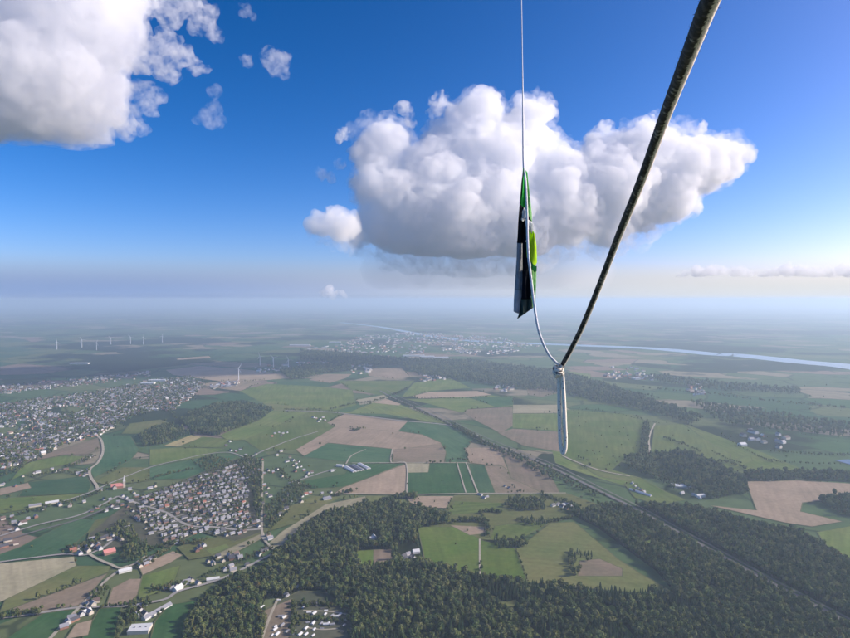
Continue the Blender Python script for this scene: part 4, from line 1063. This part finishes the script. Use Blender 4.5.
# garden cabins in the clearing at the foot of the wood
cabw = {}
for wl_, rf in (('white', 'pale'), ('cream', 'grey'), ('white', 'grey'), ('brick', 'dark')):
    cabw[(wl_, rf)] = (mesh('wall', *wall_geo(7.5, 3.6, 2.3, .9)), mesh('roof', *roof_geo(7.5, 3.6, 2.3, .9)))
    cabw[(wl_, rf)][0].materials.append(WALL[wl_]); cabw[(wl_, rf)][1].materials.append(ROOF[rf])
CAB = [(303, 609, 'upper'), (307, 607, 'upper'), (315, 605, 'upper'), (317, 607, 'upper'), (322, 610, 'upper'), (326, 612, 'upper'), (309, 614, 'upper'), (314, 615, 'upper'), (325, 616, 'upper'), (332, 617, 'upper'), (336, 618, 'upper'), (340, 616, 'upper'),
       (308, 624, 'lower'), (313, 625, 'lower'), (321, 625, 'lower'), (326, 626, 'lower'), (328, 625, 'lower'), (332, 626, 'lower'), (306, 630, 'lower'), (314, 631, 'lower'), (322, 630, 'lower'), (344, 627, 'lower'), (342, 633, 'lower'), (347, 621, 'lower'),
       (275, 628, 'open'), (282, 627, 'open'), (275, 631, 'open'), (281, 618, 'open'), (284, 619, 'open'), (277, 636, 'open'), (272, 637, 'open'), (287, 633, 'open'), (292, 636, 'open'), (294, 632, 'open'), (262, 609, 'open'), (258, 613, 'open'), (306, 636, 'lower'), (313, 637, 'lower'), (300, 636, 'lower'),
       (340, 602, 'upper'), (337, 597, 'wood'), (286, 595, 'wood'), (287, 597.5, 'wood'), (279, 601.5, 'wood'), (297, 588, 'wood'), (268, 592, 'wood'), (340, 606, 'upper'), (302, 603, 'upper')]
WH = {'upper': 'in the upper rows of the garden colony', 'lower': 'in the lower rows of the garden colony', 'open': 'on the open brown plot beside the colony', 'wood': 'under the trees at the edge of the colony'}
cp0 = {}
for px_, py_, w_ in CAB:
    k = (('white', 'pale'), ('white', 'pale'), ('cream', 'grey'), ('white', 'grey'), ('brick', 'dark'))[int(rng.choice(5, p=[.3, .3, .1, .25, .05]))]
    g = G(px_, py_)
    if k not in cp0:
        r_ = empty('cabin'); cp0[k] = (r_, [link('wall', cabw[k][0], None, r_), link('roof', cabw[k][1], None, r_)])
    else:
        r_ = cp0[k][0].copy(); COL.objects.link(r_)
        for c in cp0[k][1]:
            d = c.copy(); COL.objects.link(d); d.parent = r_
    r_.location = (g[0], g[1], 1.2); r_.rotation_euler = (0, 0, rng.choice([1.1, 1.25, .2]) + rng.normal(0, .1)); s_ = rng.uniform(.85, 1.35); r_.scale = (s_, s_, s_)
    sz_ = 'tiny' if s_ < 1.0 else 'small' if s_ < 1.18 else 'larger'
    tag(r_, f'{sz_} {k[0]} cabin with a {ROOFW[k[1]]} roof {WH[w_]}', 'cabin', 'cabins ' + WH[w_])

# ------------------------------------------------------------------ wind turbines
M_turb = plain('turbine_white', (0.80, 0.80, 0.80), .45, .03)
def cone(r0, r1, z0, z1, n=12):
    v = [(math.cos(i * 2 * math.pi / n) * r, math.sin(i * 2 * math.pi / n) * r, z) for r, z in ((r0, z0), (r1, z1)) for i in range(n)]
    return v, [(i, (i + 1) % n, n + (i + 1) % n, n + i) for i in range(n)] + [tuple(range(n, 2 * n)), tuple(range(n - 1, -1, -1))]
tower_me = mesh('tower', *cone(3.2, 1.8, 0, 88)); nac_me = mesh('nacelle', *box(-2, 2, -3.5, 7, 87.9, 92)); 
hub_v, hub_f = cone(1.9, .5, 0, 3.2, 10)
hub_me = mesh('hub', [(p[0], -3.503 - p[2], 90 + p[1]) for p in hub_v], hub_f)
bl = []
for i, z in enumerate(np.linspace(1.2, 44, 9)):
    ch_ = 1.6 if i == 0 else 3.4 * (1 - (z - 5) / 44) + .5
    tw = .5 * (1 - z / 44)
    for sx_, th in ((-.35, 0), (0, .28), (.65, 0), (0, -.22)):
        x_, y_ = sx_ * ch_, th * (1 - z / 60)
        bl.append((x_ * math.cos(tw) - y_ * math.sin(tw), x_ * math.sin(tw) + y_ * math.cos(tw), z))
bfc = [(i * 4 + k, i * 4 + (k + 1) % 4, i * 4 + 4 + (k + 1) % 4, i * 4 + 4 + k) for i in range(8) for k in range(4)] + [(3, 2, 1, 0), (32, 33, 34, 35)]
blade_me = mesh('blade', bl, bfc)
for m_ in (tower_me, nac_me, hub_me, blade_me): m_.materials.append(M_turb)
TURB = [(57, 349.5, 1.0, 'on the shaded plain, outermost of the distant row'), (82, 347.5, 1.05, 'second in the distant row on the shaded plain'), (96.6, 350, .95, 'lowest one of the distant row on the shaded plain'), (111, 344.5, .95, 'small one in the middle of the distant row'),
        (130.6, 344, 1.0, 'one of a close pair in the distant row, town side'), (143.6, 344.5, 1.05, 'one of a close pair in the distant row, city side'), (162.4, 342.5, 1.0, 'last and highest of the distant row'),
        (238.7, 380.2, 1.0, 'nearest to the wood, standing alone over the reddish fields'), (260, 365.5, .95, 'first of three beyond the reddish fields'), (273.5, 367.5, .95, 'middle of three beyond the reddish fields'), (288.5, 369.8, .95, 'last of three beyond the reddish fields')]
t0 = None
for i, (px_, py_, sc_, w_) in enumerate(TURB):
    g = G(px_, py_)
    if t0 is None:
        r_ = empty('wind_turbine')
        kids = [link('tower', tower_me, None, r_), link('nacelle', nac_me, None, r_), link('hub', hub_me, None, r_)]
        for k in range(3):
            b_ = link('blade', blade_me, None, r_, (0, -5, 90)); b_.rotation_euler = (0, k * 2 * math.pi / 3, 0); kids.append(b_)
        t0 = (r_, kids)
    else:
        r_ = t0[0].copy(); COL.objects.link(r_)
        ph = rng.uniform(0, 2)
        for c in t0[1]:
            d = c.copy(); COL.objects.link(d); d.parent = r_
            if d.name.startswith('blade'): d.rotation_euler.y += ph
    r_.location = (g[0], g[1], 0); r_.rotation_euler = (0, 0, .25 + rng.normal(0, .05)); r_.scale = (sc_,) * 3
    tag(r_, f'white wind turbine {w_}', 'wind turbine', 'wind turbines on the plain')

# ------------------------------------------------------------------ clouds: closed billowed bodies filled with dense mist
def cloud_mat(name, dens, g=0.5, wispy=None, alb=(0.980, 0.984, 0.989)):
    m, n, l = new_mat(name)
    n.remove(n['Principled BSDF'])
    v = n.new('ShaderNodeVolumePrincipled')
    v.inputs['Color'].default_value = (*alb, 1)
    v.inputs['Density'].default_value = dens
    v.inputs['Anisotropy'].default_value = g
    l.new(v.outputs[0], n['Material Output'].inputs['Volume'])
    if wispy:                       # torn shreds: density follows a fractal, so threads and gaps show
        t = n.new('ShaderNodeTexCoord'); x = n.new('ShaderNodeTexNoise'); x.inputs['Scale'].default_value = 1 / wispy
        x.inputs['Detail'].default_value = 5; x.inputs['Roughness'].default_value = .58; x.inputs['Distortion'].default_value = .3
        l.new(t.outputs['Object'], x.inputs['Vector'])
        r = n.new('ShaderNodeMapRange'); r.inputs['From Min'].default_value = .43; r.inputs['From Max'].default_value = .74; r.inputs['To Max'].default_value = dens * 6.5
        l.new(x.outputs[0], r.inputs['Value']); l.new(r.outputs[0], v.inputs['Density'])
    return m
def make_cloud(name, lobes, dist, vox, dens, label, seed=1, sub=18, base=None, amp=1.0, g=0.1, thick=1.0, wispy=None, part=None, parent=None, alb=(0.980, 0.984, 0.989)):
    """lobes: (px, py, radius px, depth offset in px). Big billows carry smaller ones, then everything is fused and roughened."""
    r = np.random.default_rng(seed)
    mp_ = dist / FPX
    balls = []
    for x, y, q, dz in lobes:
        c = np.array(P(x, y, dist + dz * mp_)); R_ = q * mp_ * (dist + dz * mp_) / dist
        balls.append((c, R_))
        for k in range(sub):
            d = r.normal(size=3); d /= np.linalg.norm(d)
            if d[2] < -.25: d[2] *= -1
            d[1] *= thick
            balls.append((c + d * R_ * r.uniform(.72, .95), R_ * r.uniform(.22, .42)))
    bm = bmesh.new()
    for c, R_ in balls:
        bmesh.ops.create_icosphere(bm, subdivisions=2, radius=R_, matrix=Matrix.Translation(Vector(c)))
    me = bpy.data.meshes.new('cloud_source'); bm.to_mesh(me); bm.free()
    tmp = bpy.data.objects.new('cloud_source', me); COL.objects.link(tmp)
    md = tmp.modifiers.new('fuse', 'REMESH'); md.mode = 'VOXEL'; md.voxel_size = vox * mp_; md.use_smooth_shade = True
    dg = bpy.context.evaluated_depsgraph_get()
    out = bpy.data.meshes.new_from_object(tmp.evaluated_get(dg))
    bpy.data.objects.remove(tmp); bpy.data.meshes.remove(me)
    nv = len(out.vertices)
    co = np.empty(nv * 3, np.float32); out.vertices.foreach_get('co', co); co = co.reshape(-1, 3)
    no = np.empty(nv * 3, np.float32); out.vertex_normals.foreach_get('vector', no); no = no.reshape(-1, 3)
    disp = np.zeros(nv)
    off = Vector((seed * 13.1, 0, 0))
    for sc_, am in ((22, 5.0), (10, 3.2), (4.5, 2.0), (2.2, 1.1)):
        k = 1 / (sc_ * mp_)
        disp += np.array([abs(mnoise.noise(Vector(c) * k + off)) for c in co.tolist()]) * 2 * am
    co += no * ((disp - 4.0) * mp_ * amp)[:, None]
    if base is not None:            # the flat underside at condensation level
        zb = P(425, base, dist).z
        lo = co[:, 2] < zb
        co[lo, 2] = zb + (co[lo, 2] - zb) * .22
    out.vertices.foreach_set('co', co.ravel()); out.update()
    tmp = bpy.data.objects.new('cloud_source', out); COL.objects.link(tmp)     # fuse again so that no fold is left inside
    md = tmp.modifiers.new('fuse', 'REMESH'); md.mode = 'VOXEL'; md.voxel_size = vox * mp_ * .9; md.use_smooth_shade = True
    dg = bpy.context.evaluated_depsgraph_get()
    me2 = bpy.data.meshes.new_from_object(tmp.evaluated_get(dg))
    bpy.data.objects.remove(tmp); bpy.data.meshes.remove(out)
    out = me2
    co = np.empty(len(out.vertices) * 3, np.float32); out.vertices.foreach_get('co', co); co = co.reshape(-1, 3)
    ctr = co.mean(0)
    co -= ctr
    out.vertices.foreach_set('co', co.ravel()); out.update()
    out.name = 'cloud'
    out.materials.clear(); out.materials.append(cloud_mat('cloud_mist', dens, g, wispy and wispy * mp_, alb))
    if part:
        out.name = part
        o = link(part, out, None, parent)
        o.location = Vector(ctr.tolist()) - parent.location
        return o
    return tag(link('cloud', out, None, None, tuple(float(c) for c in ctr)), label, 'cloud', None)

MAIN = [(480, 117, 23, 0), (458, 129, 19, -5), (506, 128, 11, 6), (385, 150, 26, 0), (371, 160, 18, -6), (398, 172, 16, 4), (372, 188, 20, -12), (392, 192, 24, -18), (432, 182, 34, 0), (437, 142, 15, 4), (462, 160, 34, 4),
        (420, 210, 34, -10), (455, 212, 40, -14), (490, 200, 44, -8), (500, 160, 36, 2), (527, 118, 18, 4), (542, 111, 12, 2), (533, 150, 25, 0), (563, 182, 33, -6), (590, 190, 36, 0), (560, 208, 40, -12), (520, 228, 38, -10),
        (470, 240, 34, -6), (430, 240, 28, -2), (400, 234, 24, 0), (612, 190, 38, -8), (640, 168, 34, 0), (648, 146, 22, 4), (662, 140, 14, 6), (672, 170, 34, 2), (668, 196, 28, -4), (700, 166, 28, 4), (722, 162, 20, 8), (736, 158, 12, 8), (606, 222, 26, -4), (640, 212, 22, 0),
        (343, 226, 15, -4), (330, 221, 11, -4), (322, 219, 7, -4), (318, 226, 7, -4), (360, 232, 14, 0), (378, 222, 20, -4), (630, 140, 10, 8), (604, 150, 16, 4)]
MAIN = [(a, b, c, d + (a - 530) * .34 - (45 if a < 350 else 0)) for a, b, c, d in MAIN]     # the bank runs obliquely, its near end to the west
cu = empty('cloud', P(520, 262, 5600))
tag(cu, 'great white cumulus with grey flat base towering over the plain', 'cloud')
make_cloud('cloud', MAIN, 5600, .95, .0085, None, seed=3, sub=22, base=256, part='body', parent=cu)
make_cloud('cloud', [(a, b - 3 if b < 200 else b + 8, c * 1.08 + 4, d) for a, b, c, d in MAIN], 5600, 2.0, .0008, None, seed=4, sub=8, base=276, amp=1.0, wispy=8.0, part='fringe', parent=cu)
CORNER = [(20, 20, 60, 0), (70, 30, 55, 5), (105, 30, 34, 0), (30, 80, 60, -10), (76, 88, 44, 0), (60, 110, 40, 0), (88, 130, 20, 5), (92, 72, 30, 8), (-30, 60, 70, 0), (-40, 110, 40, 0), (10, 116, 30, -5), (60, -20, 70, 0), (116, -10, 30, 0), (-40, -30, 90, 10), (106, 52, 24, 0), (112, 114, 12, 4), (124, 128, 8, 4)]
cc = empty('cloud', P(40, 140, 3200))
tag(cc, 'large soft grey and white cloud at the upper corner of the sky', 'cloud')
make_cloud('cloud', CORNER, 3200, 2.0, .0065, None, seed=5, sub=16, base=138, amp=1.25, part='body', parent=cc, alb=(.965, .969, .977))
make_cloud('cloud', [(a, b, c * 1.06 + 5, d) for a, b, c, d in CORNER], 3200, 3.0, .0016, None, seed=6, sub=8, base=141, wispy=13.0, part='fringe', parent=cc)
make_cloud('cloud', [(x, 270, 21, -20 + (k % 4) * 10) for k, x in enumerate(range(380, 600, 12))], 5700, 2.5, .00075, 'faint grey veil of rain under the great cumulus', seed=21, sub=0, amp=.15)
wisp = dict(sub=10, amp=.8, wispy=9.0)
make_cloud('cloud', [(150, 50, 14, 0), (168, 44, 14, 0), (184, 56, 11, 0), (196, 66, 8, 0), (206, 70, 5, 0), (142, 62, 14, 0), (158, 66, 12, 0), (172, 72, 9, 0)], 3200, 1.2, .0032, 'ragged thin cloud shred next to the large corner cloud', seed=8, **wisp)
make_cloud('cloud', [(170, 8, 16, 0), (190, 6, 14, 0), (204, 16, 12, 0), (211, 28, 9, 0), (196, 28, 9, 0), (150, -2, 14, 0), (217, 36, 4, 0)], 3200, 1.2, .0026, 'thin translucent cloud veil at the top edge of the sky', seed=9, **wisp)
make_cloud('cloud', [(140, 92, 13, 0), (126, 112, 12, 0), (140, 126, 8, 0), (158, 96, 9, 0), (150, 110, 8, 0)], 3200, 1.2, .0022, 'faint cloud shred hanging below the ragged shred', seed=10, **wisp)
make_cloud('cloud', [(205, 118, 9, 0), (214, 108, 8, 0), (222, 122, 6, 0), (215, 95, 6, 0)], 3400, 1.2, .0010, 'very faint wisp of cloud in the open blue', seed=11, **wisp)
make_cloud('cloud', [(246, 11, 6, 0), (252, 16, 4, 0)], 5000, .8, .0010, 'tiny faint wisp high in the blue near the top edge', seed=12, **wisp)
make_cloud('cloud', [(247, 60, 6, 0), (278, 62, 12, 0), (284, 72, 6, 0), (268, 56, 8, 0)], 6000, .9, .0012, 'small dim cloud patch high between the corner cloud and the cumulus', seed=13, **wisp)
make_cloud('cloud', [(344, 134, 6, 0), (340, 138, 4, 0), (348, 129, 4, 0)], 5400, .6, .004, 'small white puff above the shoulder of the great cumulus', seed=14, **wisp)
make_cloud('cloud', [(322, 174, 6, 0), (330, 178, 5, 0), (341, 165, 5, 0)], 5400, .6, .0016, 'faint puff floating beside the great cumulus', seed=15, **wisp)
make_cloud('cloud', [(440, 100, 8, 0), (446, 106, 7, 0), (436, 110, 8, 0), (405, 108, 6, 0), (410, 120, 6, 0)], 5700, .8, .0028, 'ragged shred along the top of the great cumulus', seed=16, **wisp)
make_cloud('cloud', [(596, 136, 7, 0), (607, 128, 7, 0), (618, 134, 5, 0), (640, 120, 5, 0), (650, 117, 4, 0), (700, 130, 7, 0), (585, 146, 6, 0)], 5750, .8, .0032, 'torn thin shred over the right shoulder of the great cumulus', seed=17, **wisp)
make_cloud('cloud', [(330, 292, 5, 0), (335, 294, 4, 0), (325, 294, 4, 0), (342, 295, 3, 0)], 14000, .5, .004, 'small low white cloud close above the hazy horizon', seed=18, sub=12)
make_cloud('cloud', [(x + rng.uniform(-3, 3), 274.5 - 3.0 * math.sin((x - 676) / 24) ** 2 + rng.uniform(-1.2, 1.2), rng.uniform(3.0, 6.5) * min(1, (x - 668) / 45 + .35), rng.uniform(-20, 20)) for x in range(676, 900, 4)], 16000, .5, .0030, 'long low bank of pale cloud over the far horizon', seed=19, sub=10, base=276.5, amp=.7)

# ------------------------------------------------------------------ the rope, cord and banner hanging close by
def smooth_path(pts, n=10):
    return [Vector(p) for p in catmull([tuple(p) for p in pts], n)]
def resample(pts, step):
    d = [0.0]
    for a, b in zip(pts[:-1], pts[1:]): d.append(d[-1] + (b - a).length)
    k = max(3, int(d[-1] / step)); out = []; j = 0
    for i in range(k + 1):
        s = d[-1] * i / k
        while j < len(d) - 2 and d[j + 1] < s: j += 1
        t = (s - d[j]) / max(d[j + 1] - d[j], 1e-9)
        out.append(pts[j].lerp(pts[j + 1], min(1, max(0, t))))
    return out
def braid_tube(name, path, rad, step, sides, tone, carriers=8, pitch=None, depth=.07):
    """Braided sheath: two sets of strands crossing over a round core. tone(normal, s, a) -> 0 dark strand .. 1 cream strand."""
    p = resample(path, step)
    r0_ = rad(0) if callable(rad) else rad
    pitch = pitch or r0_ * 7
    vs, fs, ton = [], [], []
    up = Vector((0, -1, 0)); s = 0
    for i, c in enumerate(p):
        t = (p[min(i + 1, len(p) - 1)] - p[max(i - 1, 0)]).normalized()
        up = (up - t * up.dot(t)).normalized(); sd = t.cross(up)
        if i: s += (c - p[i - 1]).length
        for k in range(sides):
            a = 2 * math.pi * k / sides
            u1 = carriers * a / (2 * math.pi) + s / pitch * carriers; u2 = carriers * a / (2 * math.pi) - s / pitch * carriers
            h = abs(math.sin(math.pi * u1)) * .5 + abs(math.sin(math.pi * u2)) * .5
            n_ = up * math.cos(a) + sd * math.sin(a)
            w = 1 + depth * (h - .5) + .03 * mnoise.noise(Vector((s / r0_ * .6, k * .9, 3)))
            vs.append(c + n_ * (rad(s) if callable(rad) else rad) * w)
            ton.append(tone(n_, s, math.floor(u1) * 7.3 + math.floor(u2) * 3.1, (c, t)))
    m = sides
    for i in range(len(p) - 1):
        for k in range(m):
            fs.append((i * m + k, i * m + (k + 1) % m, (i + 1) * m + (k + 1) % m, (i + 1) * m + k))
    fs.append(tuple(range(m - 1, -1, -1))); fs.append(tuple((len(p) - 1) * m + k for k in range(m)))
    me = mesh(name, vs, fs, True)
    at = me.attributes.new('strand', 'FLOAT', 'POINT'); at.data.foreach_set('value', np.array(ton, np.float32))
    return me
def rope_mat(name, dark, light):
    m, n, l = new_mat(name)
    b = n['Principled BSDF']; b.inputs['Roughness'].default_value = .75; b.inputs['Specular IOR Level'].default_value = .25
    a = n.new('ShaderNodeAttribute'); a.attribute_name = 'strand'
    t = n.new('ShaderNodeTexCoord'); x = n.new('ShaderNodeTexNoise'); x.inputs['Scale'].default_value = 900; x.inputs['Detail'].default_value = 3
    l.new(t.outputs['Object'], x.inputs['Vector'])
    mx = n.new('ShaderNodeMix'); mx.data_type = 'RGBA'; mx.inputs[6].default_value = (*dark, 1); mx.inputs[7].default_value = (*light, 1)
    l.new(a.outputs['Fac'], mx.inputs[0])
    v = n.new('ShaderNodeMath'); v.operation = 'MULTIPLY_ADD'; v.inputs[1].default_value = 1.0; v.inputs[2].default_value = .5; l.new(x.outputs[0], v.inputs[0])
    h = n.new('ShaderNodeHueSaturation'); l.new(mx.outputs[2], h.inputs['Color']); l.new(v.outputs[0], h.inputs['Value'])
    l.new(h.outputs[0], b.inputs['Base Color'])
    bp = n.new('ShaderNodeBump'); bp.inputs['Strength'].default_value = .5; bp.inputs['Distance'].default_value = .0006
    l.new(x.outputs[0], bp.inputs['Height']); l.new(bp.outputs[0], b.inputs['Normal'])
    return m
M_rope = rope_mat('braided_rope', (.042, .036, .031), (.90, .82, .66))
M_cord = rope_mat('white_cord', (.30, .30, .30), (.72, .72, .70))
def hsh(v):
    v = math.sin(v * 12.9898) * 43758.5453
    return v - math.floor(v)
def tone_main(n_, s, cell, ct):   # dark sheath, its sunlit edge painted in cream along one side
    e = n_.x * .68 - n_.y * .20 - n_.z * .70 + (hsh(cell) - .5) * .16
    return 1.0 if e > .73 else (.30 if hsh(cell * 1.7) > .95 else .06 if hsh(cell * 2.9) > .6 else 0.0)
def tone_loop(n_, s, cell, ct):
    return 0.35 if hsh(cell * 2.3) > .965 else 1.0
RW = [(740, -70, .325), (718.5, -17, .39), (706.3, 10, .425), (686, 62, .525), (663.5, 120, .68), (641.5, 180, .86), (618.7, 236, 1.08), (599.3, 286, 1.29), (582.7, 326, 1.49), (571.3, 349, 1.60), (563, 364, 1.65)]
rope = empty('rope', P(560, 368, 1.65))
tag(rope, 'thick dark braided rope with a sunlit edge painted in cream, knotted into a hanging loop', 'rope')
def child(name, me, mat):
    o = link(name, me, mat, rope)
    o.matrix_parent_inverse = Matrix.Translation(-rope.location)
    return o
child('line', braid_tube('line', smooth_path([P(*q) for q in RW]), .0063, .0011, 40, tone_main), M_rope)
# loose fibres standing off the worn sheath
fz = smooth_path([P(*q) for q in RW]); fz = resample(fz, .0015)
fr = np.random.default_rng(4); fv, ff = [], []
for i in range(1, len(fz) - 1):
    for _ in range(3):
        if fr.random() > .55: continue
        t = (fz[i + 1] - fz[i]).normalized()
        d = Vector(fr.normal(size=3)); d = (d - t * d.dot(t)).normalized()
        b0 = fz[i] + d * .0061
        sd = t.cross(d) * .00014
        q1 = b0 + d * fr.uniform(.0006, .0016) + t * fr.uniform(-.0015, .0015); q2 = q1 + d * fr.uniform(-.0003, .0012) + t * fr.uniform(-.002, .002)
        k = len(fv); fv += [b0 - sd, b0 + sd, q1 + sd * .7, q1 - sd * .7, q2]
        ff += [(k, k + 1, k + 2, k + 3), (k + 3, k + 2, k + 4)]
fm_ = mesh('fuzz', fv, ff); M_fuzz = plain('rope_fibre', (.10, .085, .07), .9, .2, 300)
child('fuzz', fm_, M_fuzz)['kind'] = 'stuff'
# loop: two strands down and back
LP = [(559.6, 368, 1.652), (559.3, 385, 1.655), (559.4, 405, 1.655), (559.8, 425, 1.655), (560.4, 440, 1.655), (561.4, 449, 1.654), (563.2, 453.2, 1.652), (565.1, 449, 1.65), (565.6, 440, 1.649), (565.0, 425, 1.649), (564.2, 405, 1.649), (563.0, 385, 1.648), (561.9, 368, 1.647)]
child('loop', braid_tube('loop', smooth_path([P(*q) for q in LP]), .0053, .0012, 24, tone_loop), M_rope)
# overhand knot: turns of the rope bunched round the neck of the loop
kc = P(559.8, 370.5, 1.648)
kp = []
for i in range(90):
    a = i / 89 * 2 * math.pi * 2.6
    rr = .0082 + .0026 * math.sin(a * .77)
    kp.append(kc + Vector((math.cos(a) * rr * 1.15 - .0018, math.sin(a) * rr * .95, .0105 - .024 * i / 89 + .0028 * math.sin(a + .6))))
child('knot', braid_tube('knot', kp, .0056, .001, 22, lambda n_, s, c, ct: 1.0 if hsh(c) > .3 else .15), M_rope)
# white cord from the sky through the banner to the knot
CD = [(520.2, -70, 2.95), (521.3, -10, 2.62), (522.4, 60, 2.28), (523.2, 130, 1.98), (523.8, 166, 1.815), (525.6, 182, 1.765), (527, 215, 1.74), (527.6, 238, 1.725), (528.6, 258, 1.71), (530.6, 275, 1.70), (533.2, 297, 1.69), (535.2, 312, 1.68), (538, 328, 1.67), (542.5, 342, 1.665), (548.5, 354, 1.66), (554, 360.5, 1.655), (559, 365, 1.65)]
co = link('cord', braid_tube('cord', smooth_path([P(*q) for q in CD], 14), lambda s: .0016 + .0018 * min(1, max(0, (s - 1.15) / .5)), .0035, 14, lambda n_, s, c, ct: 1.0 if hsh(c) > .15 else .4, carriers=4), M_cord)
tag(co, 'thin white cord hanging from above and running down to the knot', 'cord')

def cloth_mat(name, col, trans=0.35):
    m, n, l = new_mat(name)
    n.remove(n['Principled BSDF'])
    d = n.new('ShaderNodeBsdfDiffuse'); t = n.new('ShaderNodeBsdfTranslucent'); mx = n.new('ShaderNodeMixShader')
    x = n.new('ShaderNodeTexNoise'); x.inputs['Scale'].default_value = 45; x.inputs['Detail'].default_value = 5
    g = n.new('ShaderNodeTexCoord'); l.new(g.outputs['Object'], x.inputs['Vector'])
    v = n.new('ShaderNodeMath'); v.operation = 'MULTIPLY_ADD'; v.inputs[1].default_value = .7; v.inputs[2].default_value = .65; l.new(x.outputs[0], v.inputs[0])
    h = n.new('ShaderNodeHueSaturation'); h.inputs['Color'].default_value = (*col, 1); l.new(v.outputs[0], h.inputs['Value'])
    l.new(h.outputs[0], d.inputs['Color']); l.new(h.outputs[0], t.inputs['Color'])
    mx.inputs[0].default_value = trans; l.new(d.outputs[0], mx.inputs[1]); l.new(t.outputs[0], mx.inputs[2])
    l.new(mx.outputs[0], n['Material Output'].inputs['Surface'])
    return m
C_green = cloth_mat('green_cloth', (.07, .58, .10)); C_dgreen = cloth_mat('dark_green_cloth', (.012, .11, .03)); C_lgreen = cloth_mat('pale_green_cloth', (.30, .62, .24), .6)
C_lime = cloth_mat('lime_cloth', (.50, .78, .04), .5); C_black = cloth_mat('black_cloth', (.012, .013, .016), .05); C_white = cloth_mat('white_cloth', (.82, .84, .80), .55)
C_grey = cloth_mat('grey_cloth', (.36, .38, .39), .3); C_pale = cloth_mat('pale_grey_cloth', (.52, .54, .55), .4); C_char = cloth_mat('charcoal_cloth', (.06, .085, .07), .15)
ban = empty('banner', P(524, 167, 1.80))
tag(ban, 'folded green, black and white cloth banner hanging on the thin cord', 'banner')
def cloth(name, px, m, d0, label=None, fold=.006, freq=.9):
    """One panel of the furled banner: a creased sheet with real thickness, hanging at its own depth."""
    bm = bmesh.new()
    dep = lambda x, y: d0 + (y - 168) * -.0006 + fold * math.sin(x * freq + y * .035) + fold * .5 * math.sin(x * 2.1 * freq - y * .05)
    vv = [bm.verts.new((x, y, 0)) for x, y in px]
    f = bm.faces.new(vv)
    bmesh.ops.triangulate(bm, faces=[f])
    for _ in range(4):
        es = [e for e in bm.edges if e.calc_length() > 2.2]
        if not es: break
        bmesh.ops.subdivide_edges(bm, edges=es, cuts=1)
        bmesh.ops.triangulate(bm, faces=bm.faces[:])
    for v in bm.verts:
        x, y = v.co.x, v.co.y
        v.co = P(x, y, dep(x, y))
    bmesh.ops.recalc_face_normals(bm, faces=bm.faces[:])
    bmesh.ops.solidify(bm, geom=bm.faces[:], thickness=.0006)
    me = bpy.data.meshes.new(name); bm.to_mesh(me); bm.free()
    me.polygons.foreach_set('use_smooth', [True] * len(me.polygons))
    o = link(name, me, m, ban); o.matrix_parent_inverse = Matrix.Translation(-ban.location)
    if label: o['label'] = label
    return o
cloth('top_panel', [(523.4, 167.5), (525, 169), (526.6, 172), (526.8, 214), (524.5, 209), (520, 204.5), (521, 192)], C_green, 1.800, 'green upper panel')
cloth('edge_panel', [(523, 168), (523.6, 170), (522.6, 190), (521.4, 204), (519.6, 204), (520.8, 190)], C_dgreen, 1.792, 'dark green edge')
cloth('side_panel', [(526.3, 171), (527.3, 172), (529.2, 190), (531.6, 214), (531.8, 222), (526.8, 216)], C_lgreen, 1.806, 'pale green panel the light shines through')
cloth('black_panel', [(519.8, 203.5), (522.5, 207), (526.8, 212), (531.8, 222), (533, 229), (527.5, 234), (527, 240), (523, 243), (517.2, 243), (518.4, 222)], C_black, 1.796, 'black panel behind the emblem')
cloth('emblem', [(524, 207.5), (525.7, 209.5), (526.7, 214), (525.3, 219), (524.1, 218), (523, 221.5), (522, 217), (522.3, 211)], C_white, 1.776, 'white patch of the emblem', .002)
cloth('emblem', [(525.6, 219), (529, 220), (531.3, 221.5), (533.4, 224.5), (533.3, 228.5), (531.6, 229), (530.3, 225.5), (528.6, 225.5), (528.4, 231), (526.6, 230), (525.3, 224)], C_white, 1.776, 'white patch of the emblem', .002)
cloth('lime_panel', [(527.6, 228), (531.5, 227), (534.6, 234), (536.4, 247), (536.9, 262), (534.4, 267.5), (530.2, 262), (526.6, 257), (526.4, 242)], C_lime, 1.786, 'bright lime green panel')
cloth('fold_tip', [(530.8, 261), (534.4, 266), (536.8, 266), (536.6, 271), (534.5, 272.5), (531.4, 268.5)], C_dgreen, 1.779, 'dark green folded tip')
cloth('lower_side_panel', [(529.8, 265), (536.2, 270), (535.9, 290), (535.0, 306), (532.2, 308), (530.4, 286)], C_lgreen, 1.803, 'pale green lower panel')
cloth('grey_panel', [(517.2, 241), (523, 241), (523, 272), (522.2, 290), (514.6, 290), (515.5, 276), (516.8, 258)], C_grey, 1.798, 'grey hanging panel')
cloth('pale_panel', [(514.7, 289), (522.3, 289), (521.8, 300), (519.6, 314), (516.5, 313), (513.7, 311.5), (514, 300)], C_pale, 1.800, 'pale grey lower end')
cloth('middle_panel', [(522.4, 240), (527.2, 242), (528.2, 257), (530, 263), (531.4, 284), (531, 299), (521.6, 299), (522.6, 272)], C_black, 1.790, 'black middle panel')
cloth('bottom_panel', [(521.4, 297.5), (531.2, 297), (532.8, 308), (526, 313), (517, 319), (519.3, 313)], C_char, 1.796, 'charcoal bottom corner')
